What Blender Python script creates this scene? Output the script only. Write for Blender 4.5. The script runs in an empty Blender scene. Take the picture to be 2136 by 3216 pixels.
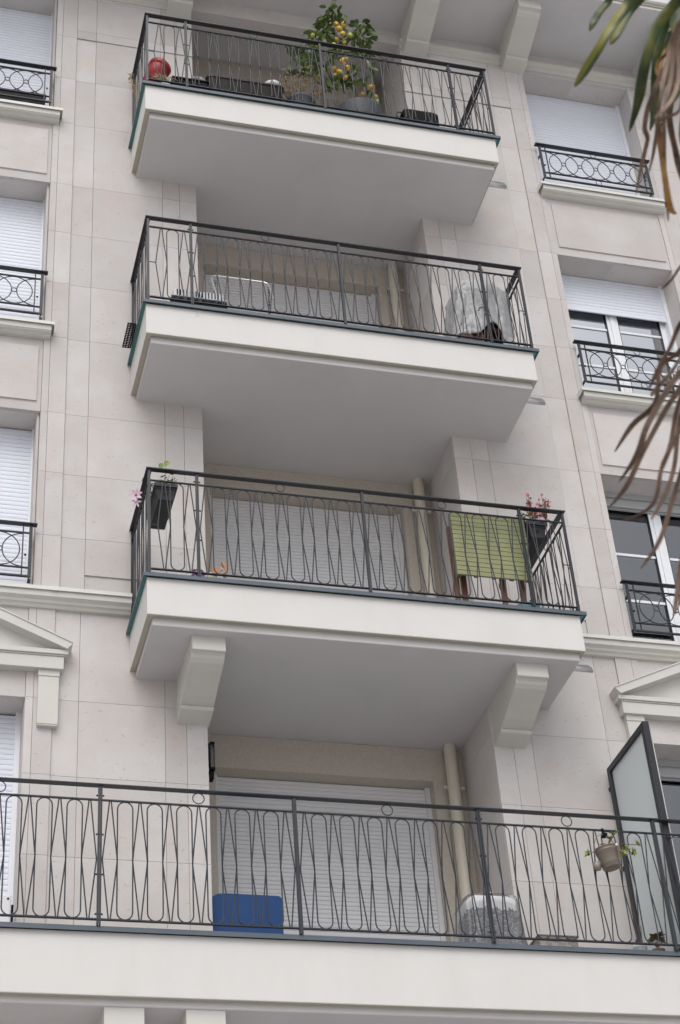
import bpy, bmesh, math, random
from mathutils import Vector, Matrix

# ---------------------------------------------------------------- camera, world, sun, exposure
S = bpy.context.scene
COL = S.collection
R = math.radians
cam_d = bpy.data.cameras.new("camera")
cam_o = bpy.data.objects.new("camera", cam_d)
COL.objects.link(cam_o)
_r = Vector((0.96615588, -0.24902335, -0.06730671)).normalized()
_f = Vector((0.23837536, 0.76215932, 0.60190561)).normalized()
_u = _r.cross(_f).normalized()
_r = _f.cross(_u).normalized()
_m = Matrix((_r, _u, -_f)).transposed().to_4x4()
_m.translation = Vector((-1.8233, -11.64899, -10.60246))
cam_o.matrix_world = _m
cam_d.sensor_fit = 'VERTICAL'
cam_d.sensor_height = 24.0
cam_d.lens = 5659.02 / 3216.0 * 24.0
cam_d.clip_start = 0.1
cam_d.clip_end = 1000.0
cam_d.dof.use_dof = True
cam_d.dof.focus_distance = 16.8
cam_d.dof.aperture_fstop = 4.5
S.camera = cam_o

SUN_EL, SUN_AZ = R(52), R(200)      # azimuth measured clockwise from +Y
W = bpy.data.worlds.new("World")
S.world = W
W.use_nodes = True
nt = W.node_tree
nt.nodes.clear()
sky = nt.nodes.new('ShaderNodeTexSky')
sky.sky_type = 'NISHITA'
sky.sun_disc = False
sky.sun_elevation = SUN_EL
sky.sun_rotation = SUN_AZ
sky.dust_density = 4.0
sky.air_density = 1.0
hs = nt.nodes.new('ShaderNodeHueSaturation')      # overcast: the sky loses most of its blue
hs.inputs['Saturation'].default_value = 0.28
hs.inputs['Value'].default_value = 1.0
cl = nt.nodes.new('ShaderNodeTexNoise')           # soft cloud cover
cl.inputs['Scale'].default_value = 1.7
cl.inputs['Detail'].default_value = 5.0
mr = nt.nodes.new('ShaderNodeMapRange')
mr.inputs['From Min'].default_value = 0.3
mr.inputs['From Max'].default_value = 0.7
mr.inputs['To Min'].default_value = 0.8
mr.inputs['To Max'].default_value = 1.25
mx = nt.nodes.new('ShaderNodeVectorMath')
mx.operation = 'SCALE'
bg = nt.nodes.new('ShaderNodeBackground')
bg.inputs['Strength'].default_value = 0.15
wo = nt.nodes.new('ShaderNodeOutputWorld')
nt.links.new(sky.outputs[0], hs.inputs['Color'])
nt.links.new(cl.outputs['Fac'], mr.inputs['Value'])
nt.links.new(hs.outputs[0], mx.inputs[0])
nt.links.new(mr.outputs[0], mx.inputs['Scale'])
nt.links.new(mx.outputs[0], bg.inputs['Color'])
nt.links.new(bg.outputs[0], wo.inputs['Surface'])

sun_d = bpy.data.lights.new("sun", 'SUN')
sun_d.energy = 0.55
sun_d.angle = R(50)
sun_d.color = (1.0, 0.97, 0.93)
sun_o = bpy.data.objects.new("sun", sun_d)
COL.objects.link(sun_o)
_sd = Vector((math.sin(SUN_AZ) * math.cos(SUN_EL), math.cos(SUN_AZ) * math.cos(SUN_EL), math.sin(SUN_EL)))
sun_o.rotation_euler = _sd.to_track_quat('Z', 'Y').to_euler()

S.view_settings.view_transform = 'Standard'
S.view_settings.look = 'None'
S.view_settings.exposure = 0.12
S.view_settings.gamma = 1.0
S.render.engine = 'CYCLES'
S.cycles.max_bounces = 8
S.cycles.diffuse_bounces = 6

rnd = random.Random(7)

# ---------------------------------------------------------------- materials
MATS = {}
def mat(name, col, rough=0.6, metal=0.0, noise=None, bump=None, spec=0.5, extra=None):
    """noise=(scale, amount) varies the colour, bump=(scale, strength) the surface."""
    if name in MATS: return MATS[name]
    m = bpy.data.materials.new(name); m.use_nodes = True
    n = m.node_tree; b = n.nodes['Principled BSDF']
    b.inputs['Base Color'].default_value = (*col, 1)
    b.inputs['Roughness'].default_value = rough
    b.inputs['Metallic'].default_value = metal
    b.inputs['Specular IOR Level'].default_value = spec
    tc = n.nodes.new('ShaderNodeTexCoord')
    if noise:
        t = n.nodes.new('ShaderNodeTexNoise'); t.inputs['Scale'].default_value = noise[0]
        t.inputs['Detail'].default_value = 6; t.inputs['Roughness'].default_value = 0.65
        r = n.nodes.new('ShaderNodeMapRange'); r.inputs['From Min'].default_value = 0.3; r.inputs['From Max'].default_value = 0.7
        r.inputs['To Min'].default_value = 1 - noise[1]; r.inputs['To Max'].default_value = 1 + noise[1]
        v = n.nodes.new('ShaderNodeVectorMath'); v.operation = 'SCALE'; v.inputs[0].default_value = col
        n.links.new(tc.outputs['Object'], t.inputs['Vector']); n.links.new(t.outputs['Fac'], r.inputs['Value'])
        n.links.new(r.outputs[0], v.inputs['Scale']); n.links.new(v.outputs[0], b.inputs['Base Color'])
    if bump:
        t = n.nodes.new('ShaderNodeTexNoise'); t.inputs['Scale'].default_value = bump[0]; t.inputs['Detail'].default_value = 5
        u = n.nodes.new('ShaderNodeBump'); u.inputs['Strength'].default_value = bump[1]; u.inputs['Distance'].default_value = 0.004
        n.links.new(tc.outputs['Object'], t.inputs['Vector']); n.links.new(t.outputs['Fac'], u.inputs['Height'])
        n.links.new(u.outputs[0], b.inputs['Normal'])
    MATS[name] = m
    return m

def stone_mat():
    m = bpy.data.materials.new('limestone'); m.use_nodes = True
    n = m.node_tree; L = n.links; b = n.nodes['Principled BSDF']
    b.inputs['Roughness'].default_value = 0.85; b.inputs['Specular IOR Level'].default_value = 0.25
    tc = n.nodes.new('ShaderNodeTexCoord')
    at = n.nodes.new('ShaderNodeAttribute'); at.attribute_name = 'tone'
    def noise(scale, det=5, off=(0, 0, 0), sc=(1, 1, 1)):
        mp = n.nodes.new('ShaderNodeMapping'); mp.inputs['Location'].default_value = off; mp.inputs['Scale'].default_value = sc
        # every slab is cut from another block: its tone shifts the pattern
        ad = n.nodes.new('ShaderNodeVectorMath'); ad.operation = 'MULTIPLY_ADD'
        ad.inputs[1].default_value = (37, 53, 71)
        L.new(at.outputs['Color'], ad.inputs[0]); L.new(tc.outputs['Object'], ad.inputs[2]); L.new(ad.outputs[0], mp.inputs['Vector'])
        t = n.nodes.new('ShaderNodeTexNoise'); t.inputs['Scale'].default_value = scale; t.inputs['Detail'].default_value = det
        t.inputs['Roughness'].default_value = 0.6
        L.new(mp.outputs[0], t.inputs['Vector']); return t.outputs['Fac']
    def rng(src, a, c, d, e):
        r = n.nodes.new('ShaderNodeMapRange')
        for k, v in zip(('From Min', 'From Max', 'To Min', 'To Max'), (a, c, d, e)): r.inputs[k].default_value = v
        L.new(src, r.inputs['Value']); return r.outputs[0]
    def mixc(fac, c1, c2):
        x = n.nodes.new('ShaderNodeMix'); x.data_type = 'RGBA'
        L.new(fac, x.inputs[0])
        for i, c in ((6, c1), (7, c2)):
            if isinstance(c, tuple): x.inputs[i].default_value = (*c, 1)
            else: L.new(c, x.inputs[i])
        return x.outputs[2]
    base = mixc(rng(noise(1.6, 6), .35, .65, 0, 1), (0.545, 0.522, 0.508), (0.610, 0.590, 0.582))
    pink = mixc(rng(noise(3.1, 7, (9, 2, 4)), .46, .70, 0, .65), base, (0.555, 0.488, 0.455))
    sep = n.nodes.new('ShaderNodeSeparateColor'); L.new(at.outputs['Color'], sep.inputs[0])
    tone = n.nodes.new('ShaderNodeVectorMath'); tone.operation = 'SCALE'
    L.new(pink, tone.inputs[0]); L.new(rng(sep.outputs[0], 0, 1, .935, 1.055), tone.inputs['Scale'])
    # small voids and fossil streaks
    vo = n.nodes.new('ShaderNodeTexVoronoi'); vo.inputs['Scale'].default_value = 11
    mp = n.nodes.new('ShaderNodeMapping'); mp.inputs['Scale'].default_value = (1, 1, 1.9)
    L.new(tc.outputs['Object'], mp.inputs['Vector']); L.new(mp.outputs[0], vo.inputs['Vector'])
    pit = rng(vo.outputs['Distance'], .07, .13, 1, 0)
    gate = rng(noise(5, 2, (1, 8, 3)), .50, .56, 0, 1)
    mu = n.nodes.new('ShaderNodeMath'); mu.operation = 'MULTIPLY'; L.new(pit, mu.inputs[0]); L.new(gate, mu.inputs[1])
    streak = rng(noise(20, 3, (3, 1, 7), (1, 1, 2.2)), .64, .72, 0, .8)
    mxx = n.nodes.new('ShaderNodeMath'); mxx.operation = 'MAXIMUM'; L.new(mu.outputs[0], mxx.inputs[0]); L.new(streak, mxx.inputs[1])
    f2 = rng(mxx.outputs[0], 0, 1, 0, .5)
    fin = mixc(f2, tone.outputs[0], (0.33, 0.275, 0.235))
    L.new(fin, b.inputs['Base Color'])
    fine = noise(60, 4)
    add = n.nodes.new('ShaderNodeMath'); add.operation = 'MULTIPLY_ADD'; add.inputs[1].default_value = -1.5
    L.new(mxx.outputs[0], add.inputs[0]); L.new(fine, add.inputs[2])
    bu = n.nodes.new('ShaderNodeBump'); bu.inputs['Strength'].default_value = 0.35; bu.inputs['Distance'].default_value = 0.002
    L.new(add.outputs[0], bu.inputs['Height']); L.new(bu.outputs[0], b.inputs['Normal'])
    return m
STONE = stone_mat()
CREAM = mat('cream_paint', (0.655, 0.645, 0.625), 0.55, noise=(2.2, .022), bump=(9, .25), spec=.35)
def weather(m, amount, scale=(9, 9, .7)):
    """faint rain streaks and handling marks of their own shape"""
    n = m.node_tree; b = n.nodes['Principled BSDF']; src = b.inputs['Base Color'].links[0].from_socket
    tc = n.nodes.new('ShaderNodeTexCoord'); mp = n.nodes.new('ShaderNodeMapping'); mp.inputs['Scale'].default_value = scale
    t = n.nodes.new('ShaderNodeTexNoise'); t.inputs['Scale'].default_value = 1; t.inputs['Detail'].default_value = 7; t.inputs['Roughness'].default_value = .7
    r = n.nodes.new('ShaderNodeMapRange'); r.inputs['From Min'].default_value = .48; r.inputs['From Max'].default_value = .78; r.inputs['To Max'].default_value = amount
    x = n.nodes.new('ShaderNodeMix'); x.data_type = 'RGBA'; x.inputs[7].default_value = (.22, .20, .17, 1)
    n.links.new(tc.outputs['Object'], mp.inputs[0]); n.links.new(mp.outputs[0], t.inputs[0]); n.links.new(t.outputs['Fac'], r.inputs['Value'])
    n.links.new(r.outputs[0], x.inputs[0]); n.links.new(src, x.inputs[6]); n.links.new(x.outputs[2], b.inputs['Base Color'])
weather(CREAM, .07, (4, 4, .8))
MOULD = mat('moulding_paint', (0.60, 0.59, 0.555), 0.6, noise=(3, .03), bump=(30, .2), spec=.3)
SOFFIT = mat('soffit_paint', (0.575, 0.565, 0.575), 0.8, noise=(1.2, .03), bump=(45, .15), spec=.2)
weather(SOFFIT, .10, (1.5, 1.5, 1.5))
RENDER = mat('beige_render', (0.50, 0.455, 0.40), 0.95, noise=(60, .12), bump=(160, .7), spec=.15)
GROUT = mat('joint_mortar', (0.54, 0.50, 0.47), 0.95)
IRON = mat('dark_grey_metal', (0.017, 0.020, 0.026), 0.42, noise=(12, .12), spec=.45)
IRON2 = mat('baluster_metal', (0.022, 0.026, 0.034), 0.33, noise=(15, .15), spec=.45)
COPE = mat('coping_metal', (0.085, 0.105, 0.13), 0.42, noise=(4, .12), spec=.5)
TEAL = mat('teal_metal', (0.06, 0.24, 0.235), 0.5, noise=(6, .15))
ALU = mat('raw_aluminium', (0.62, 0.62, 0.62), 0.33, 0.9, noise=(30, .08))
SHUT = mat('white_shutter', (0.74, 0.77, 0.85), 0.42, noise=(3, .02), spec=.4)
SHUTG = mat('grey_shutter', (0.68, 0.68, 0.70), 0.5, noise=(3, .02), spec=.35)
PVC = mat('white_frame', (0.80, 0.82, 0.86), 0.35, spec=.5)
PIPE = mat('pipe_paint', (0.60, 0.56, 0.47), 0.4, noise=(3, .03), spec=.45)
BLACK = mat('black_plastic', (0.007, 0.007, 0.008), 0.6, spec=.12)
RUBBER = mat('black_gasket', (0.012, 0.012, 0.014), 0.6)
FLOORT = mat('floor_tile', (0.50, 0.48, 0.45), 0.7, noise=(5, .05))

def glass_mat(name, tint, rough=0.02, ior=2.6):
    m = bpy.data.materials.new(name); m.use_nodes = True
    n = m.node_tree; n.nodes.clear()
    o = n.nodes.new('ShaderNodeOutputMaterial'); mx_ = n.nodes.new('ShaderNodeMixShader')
    tr = n.nodes.new('ShaderNodeBsdfTransparent'); tr.inputs[0].default_value = (*tint, 1)
    gl = n.nodes.new('ShaderNodeBsdfGlossy'); gl.inputs['Roughness'].default_value = rough
    gl.inputs['Color'].default_value = (0.9, 0.92, 0.95, 1)
    fr = n.nodes.new('ShaderNodeFresnel'); fr.inputs['IOR'].default_value = ior
    tc = n.nodes.new('ShaderNodeTexCoord'); t = n.nodes.new('ShaderNodeTexNoise'); t.inputs['Scale'].default_value = 1.3
    u = n.nodes.new('ShaderNodeBump'); u.inputs['Strength'].default_value = .05; u.inputs['Distance'].default_value = .02
    n.links.new(tc.outputs['Object'], t.inputs[0]); n.links.new(t.outputs['Fac'], u.inputs['Height']); n.links.new(u.outputs[0], gl.inputs['Normal'])
    n.links.new(fr.outputs[0], mx_.inputs[0]); n.links.new(tr.outputs[0], mx_.inputs[1]); n.links.new(gl.outputs[0], mx_.inputs[2])
    n.links.new(mx_.outputs[0], o.inputs[0])
    return m
GLASS = glass_mat('window_glass', (.75, .8, .82), ior=2.5)
GLASS_C = glass_mat('coated_window_glass', (.45, .5, .52), ior=8.0)

# ---------------------------------------------------------------- mesh builder
class MB:
    def __init__(s):
        s.v = []; s.f = []; s.t = []; s.sm = []; s.mi = []; s.cur = 0
    def add(s, vs, fs, tone=None, smooth=False):
        o = len(s.v); s.v += [tuple(p) for p in vs]
        tone = tone or (.5, .5, .5)
        for f in fs:
            s.f.append(tuple(i + o for i in f)); s.t.append(tone); s.sm.append(smooth); s.mi.append(s.cur)
        return s
    def box(s, x0, x1, y0, y1, z0, z1, tone=None, skip=''):
        if x1 < x0: x0, x1 = x1, x0
        if y1 < y0: y0, y1 = y1, y0
        if z1 < z0: z0, z1 = z1, z0
        v = [(x0, y0, z0), (x1, y0, z0), (x1, y1, z0), (x0, y1, z0), (x0, y0, z1), (x1, y0, z1), (x1, y1, z1), (x0, y1, z1)]
        F = {'b': (0, 3, 2, 1), 't': (4, 5, 6, 7), 'f': (0, 1, 5, 4), 'r': (1, 2, 6, 5), 'k': (2, 3, 7, 6), 'l': (3, 0, 4, 7)}
        return s.add(v, [f for k, f in F.items() if k not in skip], tone)
    def cbox(s, x0, x1, y0, y1, z0, z1, c=.003, tone=None):
        """box with chamfered edges"""
        bm = bmesh.new(); bmesh.ops.create_cube(bm, size=1)
        for v in bm.verts:
            v.co = Vector(((x0 + x1) / 2 + v.co.x * (x1 - x0), (y0 + y1) / 2 + v.co.y * (y1 - y0), (z0 + z1) / 2 + v.co.z * (z1 - z0)))
        bmesh.ops.bevel(bm, geom=bm.edges[:], offset=c, segments=2, profile=.5, affect='EDGES')
        bm.verts.ensure_lookup_table()
        s.add([v.co[:] for v in bm.verts], [[v.index for v in f.verts] for f in bm.faces], tone); bm.free(); return s
    def prism(s, prof, axis, a, b, smooth=False, cap=True, tone=None):
        """closed profile swept along one axis; prof gives the two other coordinates in xyz order"""
        n = len(prof)
        def P(p, t):
            return {0: (t, p[0], p[1]), 1: (p[0], t, p[1]), 2: (p[0], p[1], t)}[axis]
        vs = [P(p, a) for p in prof] + [P(p, b) for p in prof]
        fs = [(i, (i + 1) % n, n + (i + 1) % n, n + i) for i in range(n)]
        s.add(vs, fs, tone, smooth)
        if cap: s.add(vs, [tuple(range(n - 1, -1, -1)), tuple(range(n, 2 * n))], tone)
        return s
    def tube(s, pts, r, n=6, closed=False, smooth=True, cap=True, radii=None, up=None):
        pts = [Vector(p) for p in pts]; k = len(pts); vs = []
        N = None
        for i, p in enumerate(pts):
            a = pts[(i - 1) % k] if (closed or i > 0) else p
            c = pts[(i + 1) % k] if (closed or i < k - 1) else p
            d = (c - a)
            d = d.normalized() if d.length > 1e-9 else Vector((0, 0, 1))
            if N is None:
                q = Vector(up) if up else (Vector((0, 1, 0)) if abs(d.y) < .8 else Vector((1, 0, 0)))
                N = (q - d * q.dot(d)).normalized()
            else:
                N = (N - d * N.dot(d)); N = N.normalized() if N.length > 1e-6 else d.orthogonal().normalized()
            Bn = d.cross(N)
            rr = radii[i] if radii else r
            for j in range(n):
                t = 2 * math.pi * (j + .5) / n
                vs.append(p + (N * math.cos(t) + Bn * math.sin(t)) * rr)
        fs = []
        for i in range(k if closed else k - 1):
            for j in range(n):
                a = i * n + j; b = i * n + (j + 1) % n; c = ((i + 1) % k) * n + (j + 1) % n; d = ((i + 1) % k) * n + j
                fs.append((a, b, c, d))
        s.add(vs, fs, None, smooth)
        if cap and not closed:
            s.add(vs[:n], [tuple(range(n - 1, -1, -1))]); s.add(vs[-n:], [tuple(range(n))])
        return s
    def lathe(s, prof, c, n=24, smooth=True, M=None, sx=1, sy=1):
        """prof = [(r, z)], turned about z at c"""
        vs = []; M = M or Matrix.Identity(3)
        for r, z in prof:
            for j in range(n):
                t = 2 * math.pi * j / n
                vs.append(Vector(c) + M @ Vector((r * math.cos(t) * sx, r * math.sin(t) * sy, z)))
        fs = []
        for i in range(len(prof) - 1):
            for j in range(n):
                fs.append((i * n + j, i * n + (j + 1) % n, (i + 1) * n + (j + 1) % n, (i + 1) * n + j))
        return s.add(vs, fs, None, smooth)
    def ball(s, c, r, n=10, sz=1.0):
        k = n // 2
        return s.lathe([(r * math.sin(math.pi * i / k) + 1e-5, -r * sz * math.cos(math.pi * i / k)) for i in range(k + 1)], c, n)
    def build(s, name, mats, parent=None, label=None, bevel=None):
        me = bpy.data.meshes.new(name); me.from_pydata(s.v, [], s.f); me.update()
        if not isinstance(mats, (list, tuple)): mats = [mats]
        for m in mats: me.materials.append(m)
        for p, sm, mi in zip(me.polygons, s.sm, s.mi): p.use_smooth = sm; p.material_index = mi
        ca = me.color_attributes.new('tone', 'FLOAT_COLOR', 'CORNER')
        i = 0
        for p in me.polygons:
            t = s.t[p.index]
            for li in p.loop_indices: ca.data[li].color = (*t, 1)
        o = bpy.data.objects.new(name, me); COL.objects.link(o)
        if parent is not None:
            o.parent = parent
            if parent.type == 'EMPTY': o.matrix_parent_inverse = Matrix.Translation(-Vector(parent.location))
        if label: o['label'] = label
        if bevel:
            b = o.modifiers.new('bevel', 'BEVEL'); b.width = bevel; b.segments = 2; b.limit_method = 'ANGLE'; b.angle_limit = R(40)
            me.shade_smooth() if False else None
        return o

def thing(name, label, cat, loc, group=None):
    o = bpy.data.objects.new(name, None); COL.objects.link(o); o.location = loc; o.empty_display_size = .1
    o['label'] = label; o['category'] = cat
    if group: o['group'] = group
    return o
def tag(o, label, cat, group=None):
    o['label'] = label; o['category'] = cat
    if group: o['group'] = group
    return o
def ring_pts(cx, y, cz, r, n=24, a0=0, a1=360):
    full = abs(a1 - a0) >= 360
    k = n if full else n + 1
    return [(cx + r * math.cos(R(a0 + (a1 - a0) * i / n)), y, cz + r * math.sin(R(a0 + (a1 - a0) * i / n))) for i in range(k)]

# ---------------------------------------------------------------- ground
GZ = -12.2
g = MB(); g.add([(-400, -400, GZ), (400, -400, GZ), (400, 400, GZ), (-400, 400, GZ)], [(0, 1, 2, 3)])
go = g.build('ground', mat('pale_paving', (0.50, 0.485, 0.475), 0.9, noise=(.6, .1), bump=(20, .3)))
go['kind'] = 'structure'

# ---------------------------------------------------------------- the building
H = 2.8
T_, M_, L_, B_ = 2.8, 0.0, -2.8, -5.634       # coping heights of the four balconies
CX = 1.79                                      # axis of the balcony bay
XR0, XR1 = 0.652, 2.925                        # edges of the recess
bld = thing('apartment_building', 'pale limestone apartment building with cream balconies stacked over four storeys', 'building', (CX, 0.4, GZ))

WX0, WX1 = 4.31, 5.55                          # right windows; left ones are mirrored
LW0, LW1 = 2 * CX - WX1, 2 * CX - WX0          # -1.97 .. -0.73
WY = 0.25
xs_half = [4.25, 4.105, 3.91, 3.254, 3.09]
XS = sorted([2 * CX - x for x in xs_half] + xs_half + [XR0, XR1, LW0, LW1, WX0, WX1, 5.61, 5.77, 5.965, 6.62, -2.03, -2.19, -2.385, -3.04, 7.3, -3.7, 8.0, -4.4, 8.7, 9.4, 10.0, -5.2, -6.0])
JZ = [.201, .857, 1.5, 2.144]
rows = []
for z in (B_ - .0, L_, M_, T_):
    zz = round(z / 2.8) * 2.8
    rows += [zz + j for j in JZ]
rows = [-6.3, -5.95] + rows + [T_ + 2.27, T_ + 2.48]
rows = sorted(rows)

def is_window(xa, xb):
    c = (xa + xb) / 2
    return LW0 < c < LW1 or WX0 < c < WX1
def is_recess(xa, xb):
    return XR0 - .01 < (xa + xb) / 2 < XR1 + .01
walls = {-1: MB(), 1: MB()}; backs = {-1: MB(), 1: MB()}
GAP = .0014
BDX = -.024                                    # the lower storey's left pier stands slightly further out
for xa, xb in zip(XS[:-1], XS[1:]):
    c = (xa + xb) / 2; sd = 1 if c > CX else -1; wall = walls[sd]; back = backs[sd]
    rec = is_recess(xa, xb); win = is_window(xa, xb)
    if not rec:
        for za, zb in zip(rows[:-1], rows[1:]):
            mz = (za + zb) / 2
            off = 0.0; dx = BDX if (sd < 0 and mz < L_ + .2) else 0.0
            A = (abs(c - CX) > 2.315)
            if not win:
                if A: off = -.010
                elif abs(c - CX) > 2.12: off = 0.004
                if mz > T_ + 1.62 and not A: off = -.010
            segs = [(za, zb)]
            if win:
                segs = []; top_band = False
                fl = math.floor((mz + 5.6) / 2.8 + 1e-6) * 2.8 - 5.6
                rel = mz - fl
                if fl < -5.7: segs = [(za, zb)]
                elif rel > 2.144: segs = [(za, zb)]; top_band = za > T_ + 2.1
                elif rel < .201: segs = [(za, min(zb, fl + .20))]
                if fl + .201 <= za < fl + .3: segs = [(fl + .2, fl + .275)] if False else []
                if top_band: segs = [(za, zb)]
                elif segs and mz > -5.7:
                    # spandrel: one big slab from head to sill of the window above
                    base = fl if rel < .201 else fl + 2.8
                    if rel > 2.144: segs = [(base - .656, base + .20)]
                    else: segs = []
            for (a, b) in segs:
                # the horizontal joint just under the tall panel's frame line
                cuts = [(a, b, off)]
                if not win and not A and a < T_ + 1.62 < b:
                    cuts = [(a, T_ + 1.62, off), (T_ + 1.62, b, -.010)]
                if not win and abs(c - CX) < 2.12 and a < L_ + .505 < b:
                    cuts = [(a, L_ + .505, off + .012), (L_ + .505, b, off)]
                if not win and abs(c - CX) < 2.12 and b <= L_ + .21: cuts = [(a, b, off + .004)]
                for (a2, b2, o2) in cuts:
                    tn = (rnd.random(), rnd.random(), rnd.random())
                    wall.box(xa + GAP + dx, xb - GAP + dx, o2, .035, a2 + GAP, b2 - GAP, tn)
        # masonry behind the slabs
        if win:
            zs = [(-6.3, -5.634 + .02)]
            for fl in (B_, L_, M_, T_):
                zz = round(fl / 2.8) * 2.8
                top = zz + 2.146
                zs.append((top, zz + 2.8 + (.27 if zz < 2.7 else 0)))
            zs = [(-12.2, -5.58)] + zs[1:]
        else: zs = [(-12.2, T_ + 2.48)]
        xa2 = xa + .02 if abs(xa - XR1) < 1e-6 else xa; xb2 = xb - .02 if abs(xb - XR0) < 1e-6 else xb
        for a, b in zs:
            if sd < 0 and a < L_ + .2 < b: back.box(xa2 + BDX, xb2 + BDX, .030, .42, a, L_ + .2, (.5, .2, .6)); a = L_ + .2
            dx = BDX if (sd < 0 and b < L_ + .3) else 0
            back.box(xa2 + dx, xb2 + dx, .030, .42, a, b, (.5, .2, .6))
        if win:
            # stone lintel soffits and reveals
            pass
# raised panels on the spandrels
for (xa, xb) in ((LW0 + .04, LW1 - .0), (WX0 + .04, WX1 - .0)):
    wall = walls[1 if xa > CX else -1]
    for fl in (M_, T_):
        wall.box(xa, xb - .04, -.013, .02, fl - .55, fl + .06, (rnd.random(), rnd.random(), rnd.random()))
    for fl in (L_,):
        wall.box(xa + .3, xb - .3, -.004, .02, fl - .42, fl + .04, (rnd.random(), .3, .6))
# recess side walls faced with slabs
for side, x in ((1, XR1), (-1, XR0)):
    wall = walls[side]; back = backs[side]
    for za, zb in zip(rows[:-1], rows[1:]):
        tn = (rnd.random(), rnd.random(), rnd.random())
        if side > 0: wall.box(x + .0005, x + .03, .037, .735, za + GAP, zb - GAP, tn)
        else:
            dx = BDX if za < L_ + .1 else 0
            wall.box(x - .03 + dx, x - .0005 + dx, .037, .735, za + GAP, zb - GAP, tn)
        (back.box(x + .025, x + .3, .42, .745, za, zb) if side > 0 else back.box(x - .3, x - .025, .42, .745, za, zb))
wos = {}
for sd in (-1, 1):
    wos[sd] = walls[sd].build('wall', STONE, bld)
    backs[sd].build('backing_masonry', GROUT, wos[sd])
# window reveals in stone
for (xa, xb) in ((LW0, LW1), (WX0, WX1)):
    for zz in (-5.6, -2.8, 0, 2.8):
        rv = MB()
        top = zz + 2.144
        if zz == -5.6 and xa < 0: xa, xb = xa + BDX, xb + BDX
        for (p, q) in ((xa - .02, xa + .001), (xb - .001, xb + .02)):
            rv.box(p, q, .036, .40, zz + .2, top + .01, (rnd.random(), .4, .5))
        w = (xb - xa) / 2
        rv.box(xa, xa + w - .001, .036, .40, top, top + .03, (rnd.random(), .1, .5)); rv.box(xa + w + .001, xb, .036, .40, top, top + .03, (rnd.random(), .9, .5))
        rv.box(xa, xb, .02, .40, zz + .19, zz + .262, (rnd.random(), .4, .5))
        rv.build('window_reveal', STONE, wos[1 if xa > CX else -1])

# frieze beam over the top loggia and the band above the top windows
fr = MB()
fr.box(XR0, XR1, .0, .22, T_ + 2.27, T_ + 2.48, (.2, .4, .8))
fr.build('lintel_beam', STONE, bld)

# loggia back walls, ceiling is the slab above
lw = MB()
YB = .74
OX0, OX1 = .86, 2.655
for fl in (B_, L_, M_, T_):
    zt = fl + 2.8 - .42 if fl > B_ + .1 else -3.22
    if fl == T_: zt = T_ + 2.48
    head = fl + 2.115
    lw.box(XR0 - .3, OX0 + (BDX if fl == B_ else 0), YB, 1.0, fl - .05, zt, skip='')
    lw.box(OX1, XR1 + .3, YB, 1.0, fl - .05, zt)
    lw.box(OX0 + (BDX if fl == B_ else 0), OX1, YB, 1.0, head, zt)
lw.build('loggia_wall', RENDER, bld)

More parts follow.
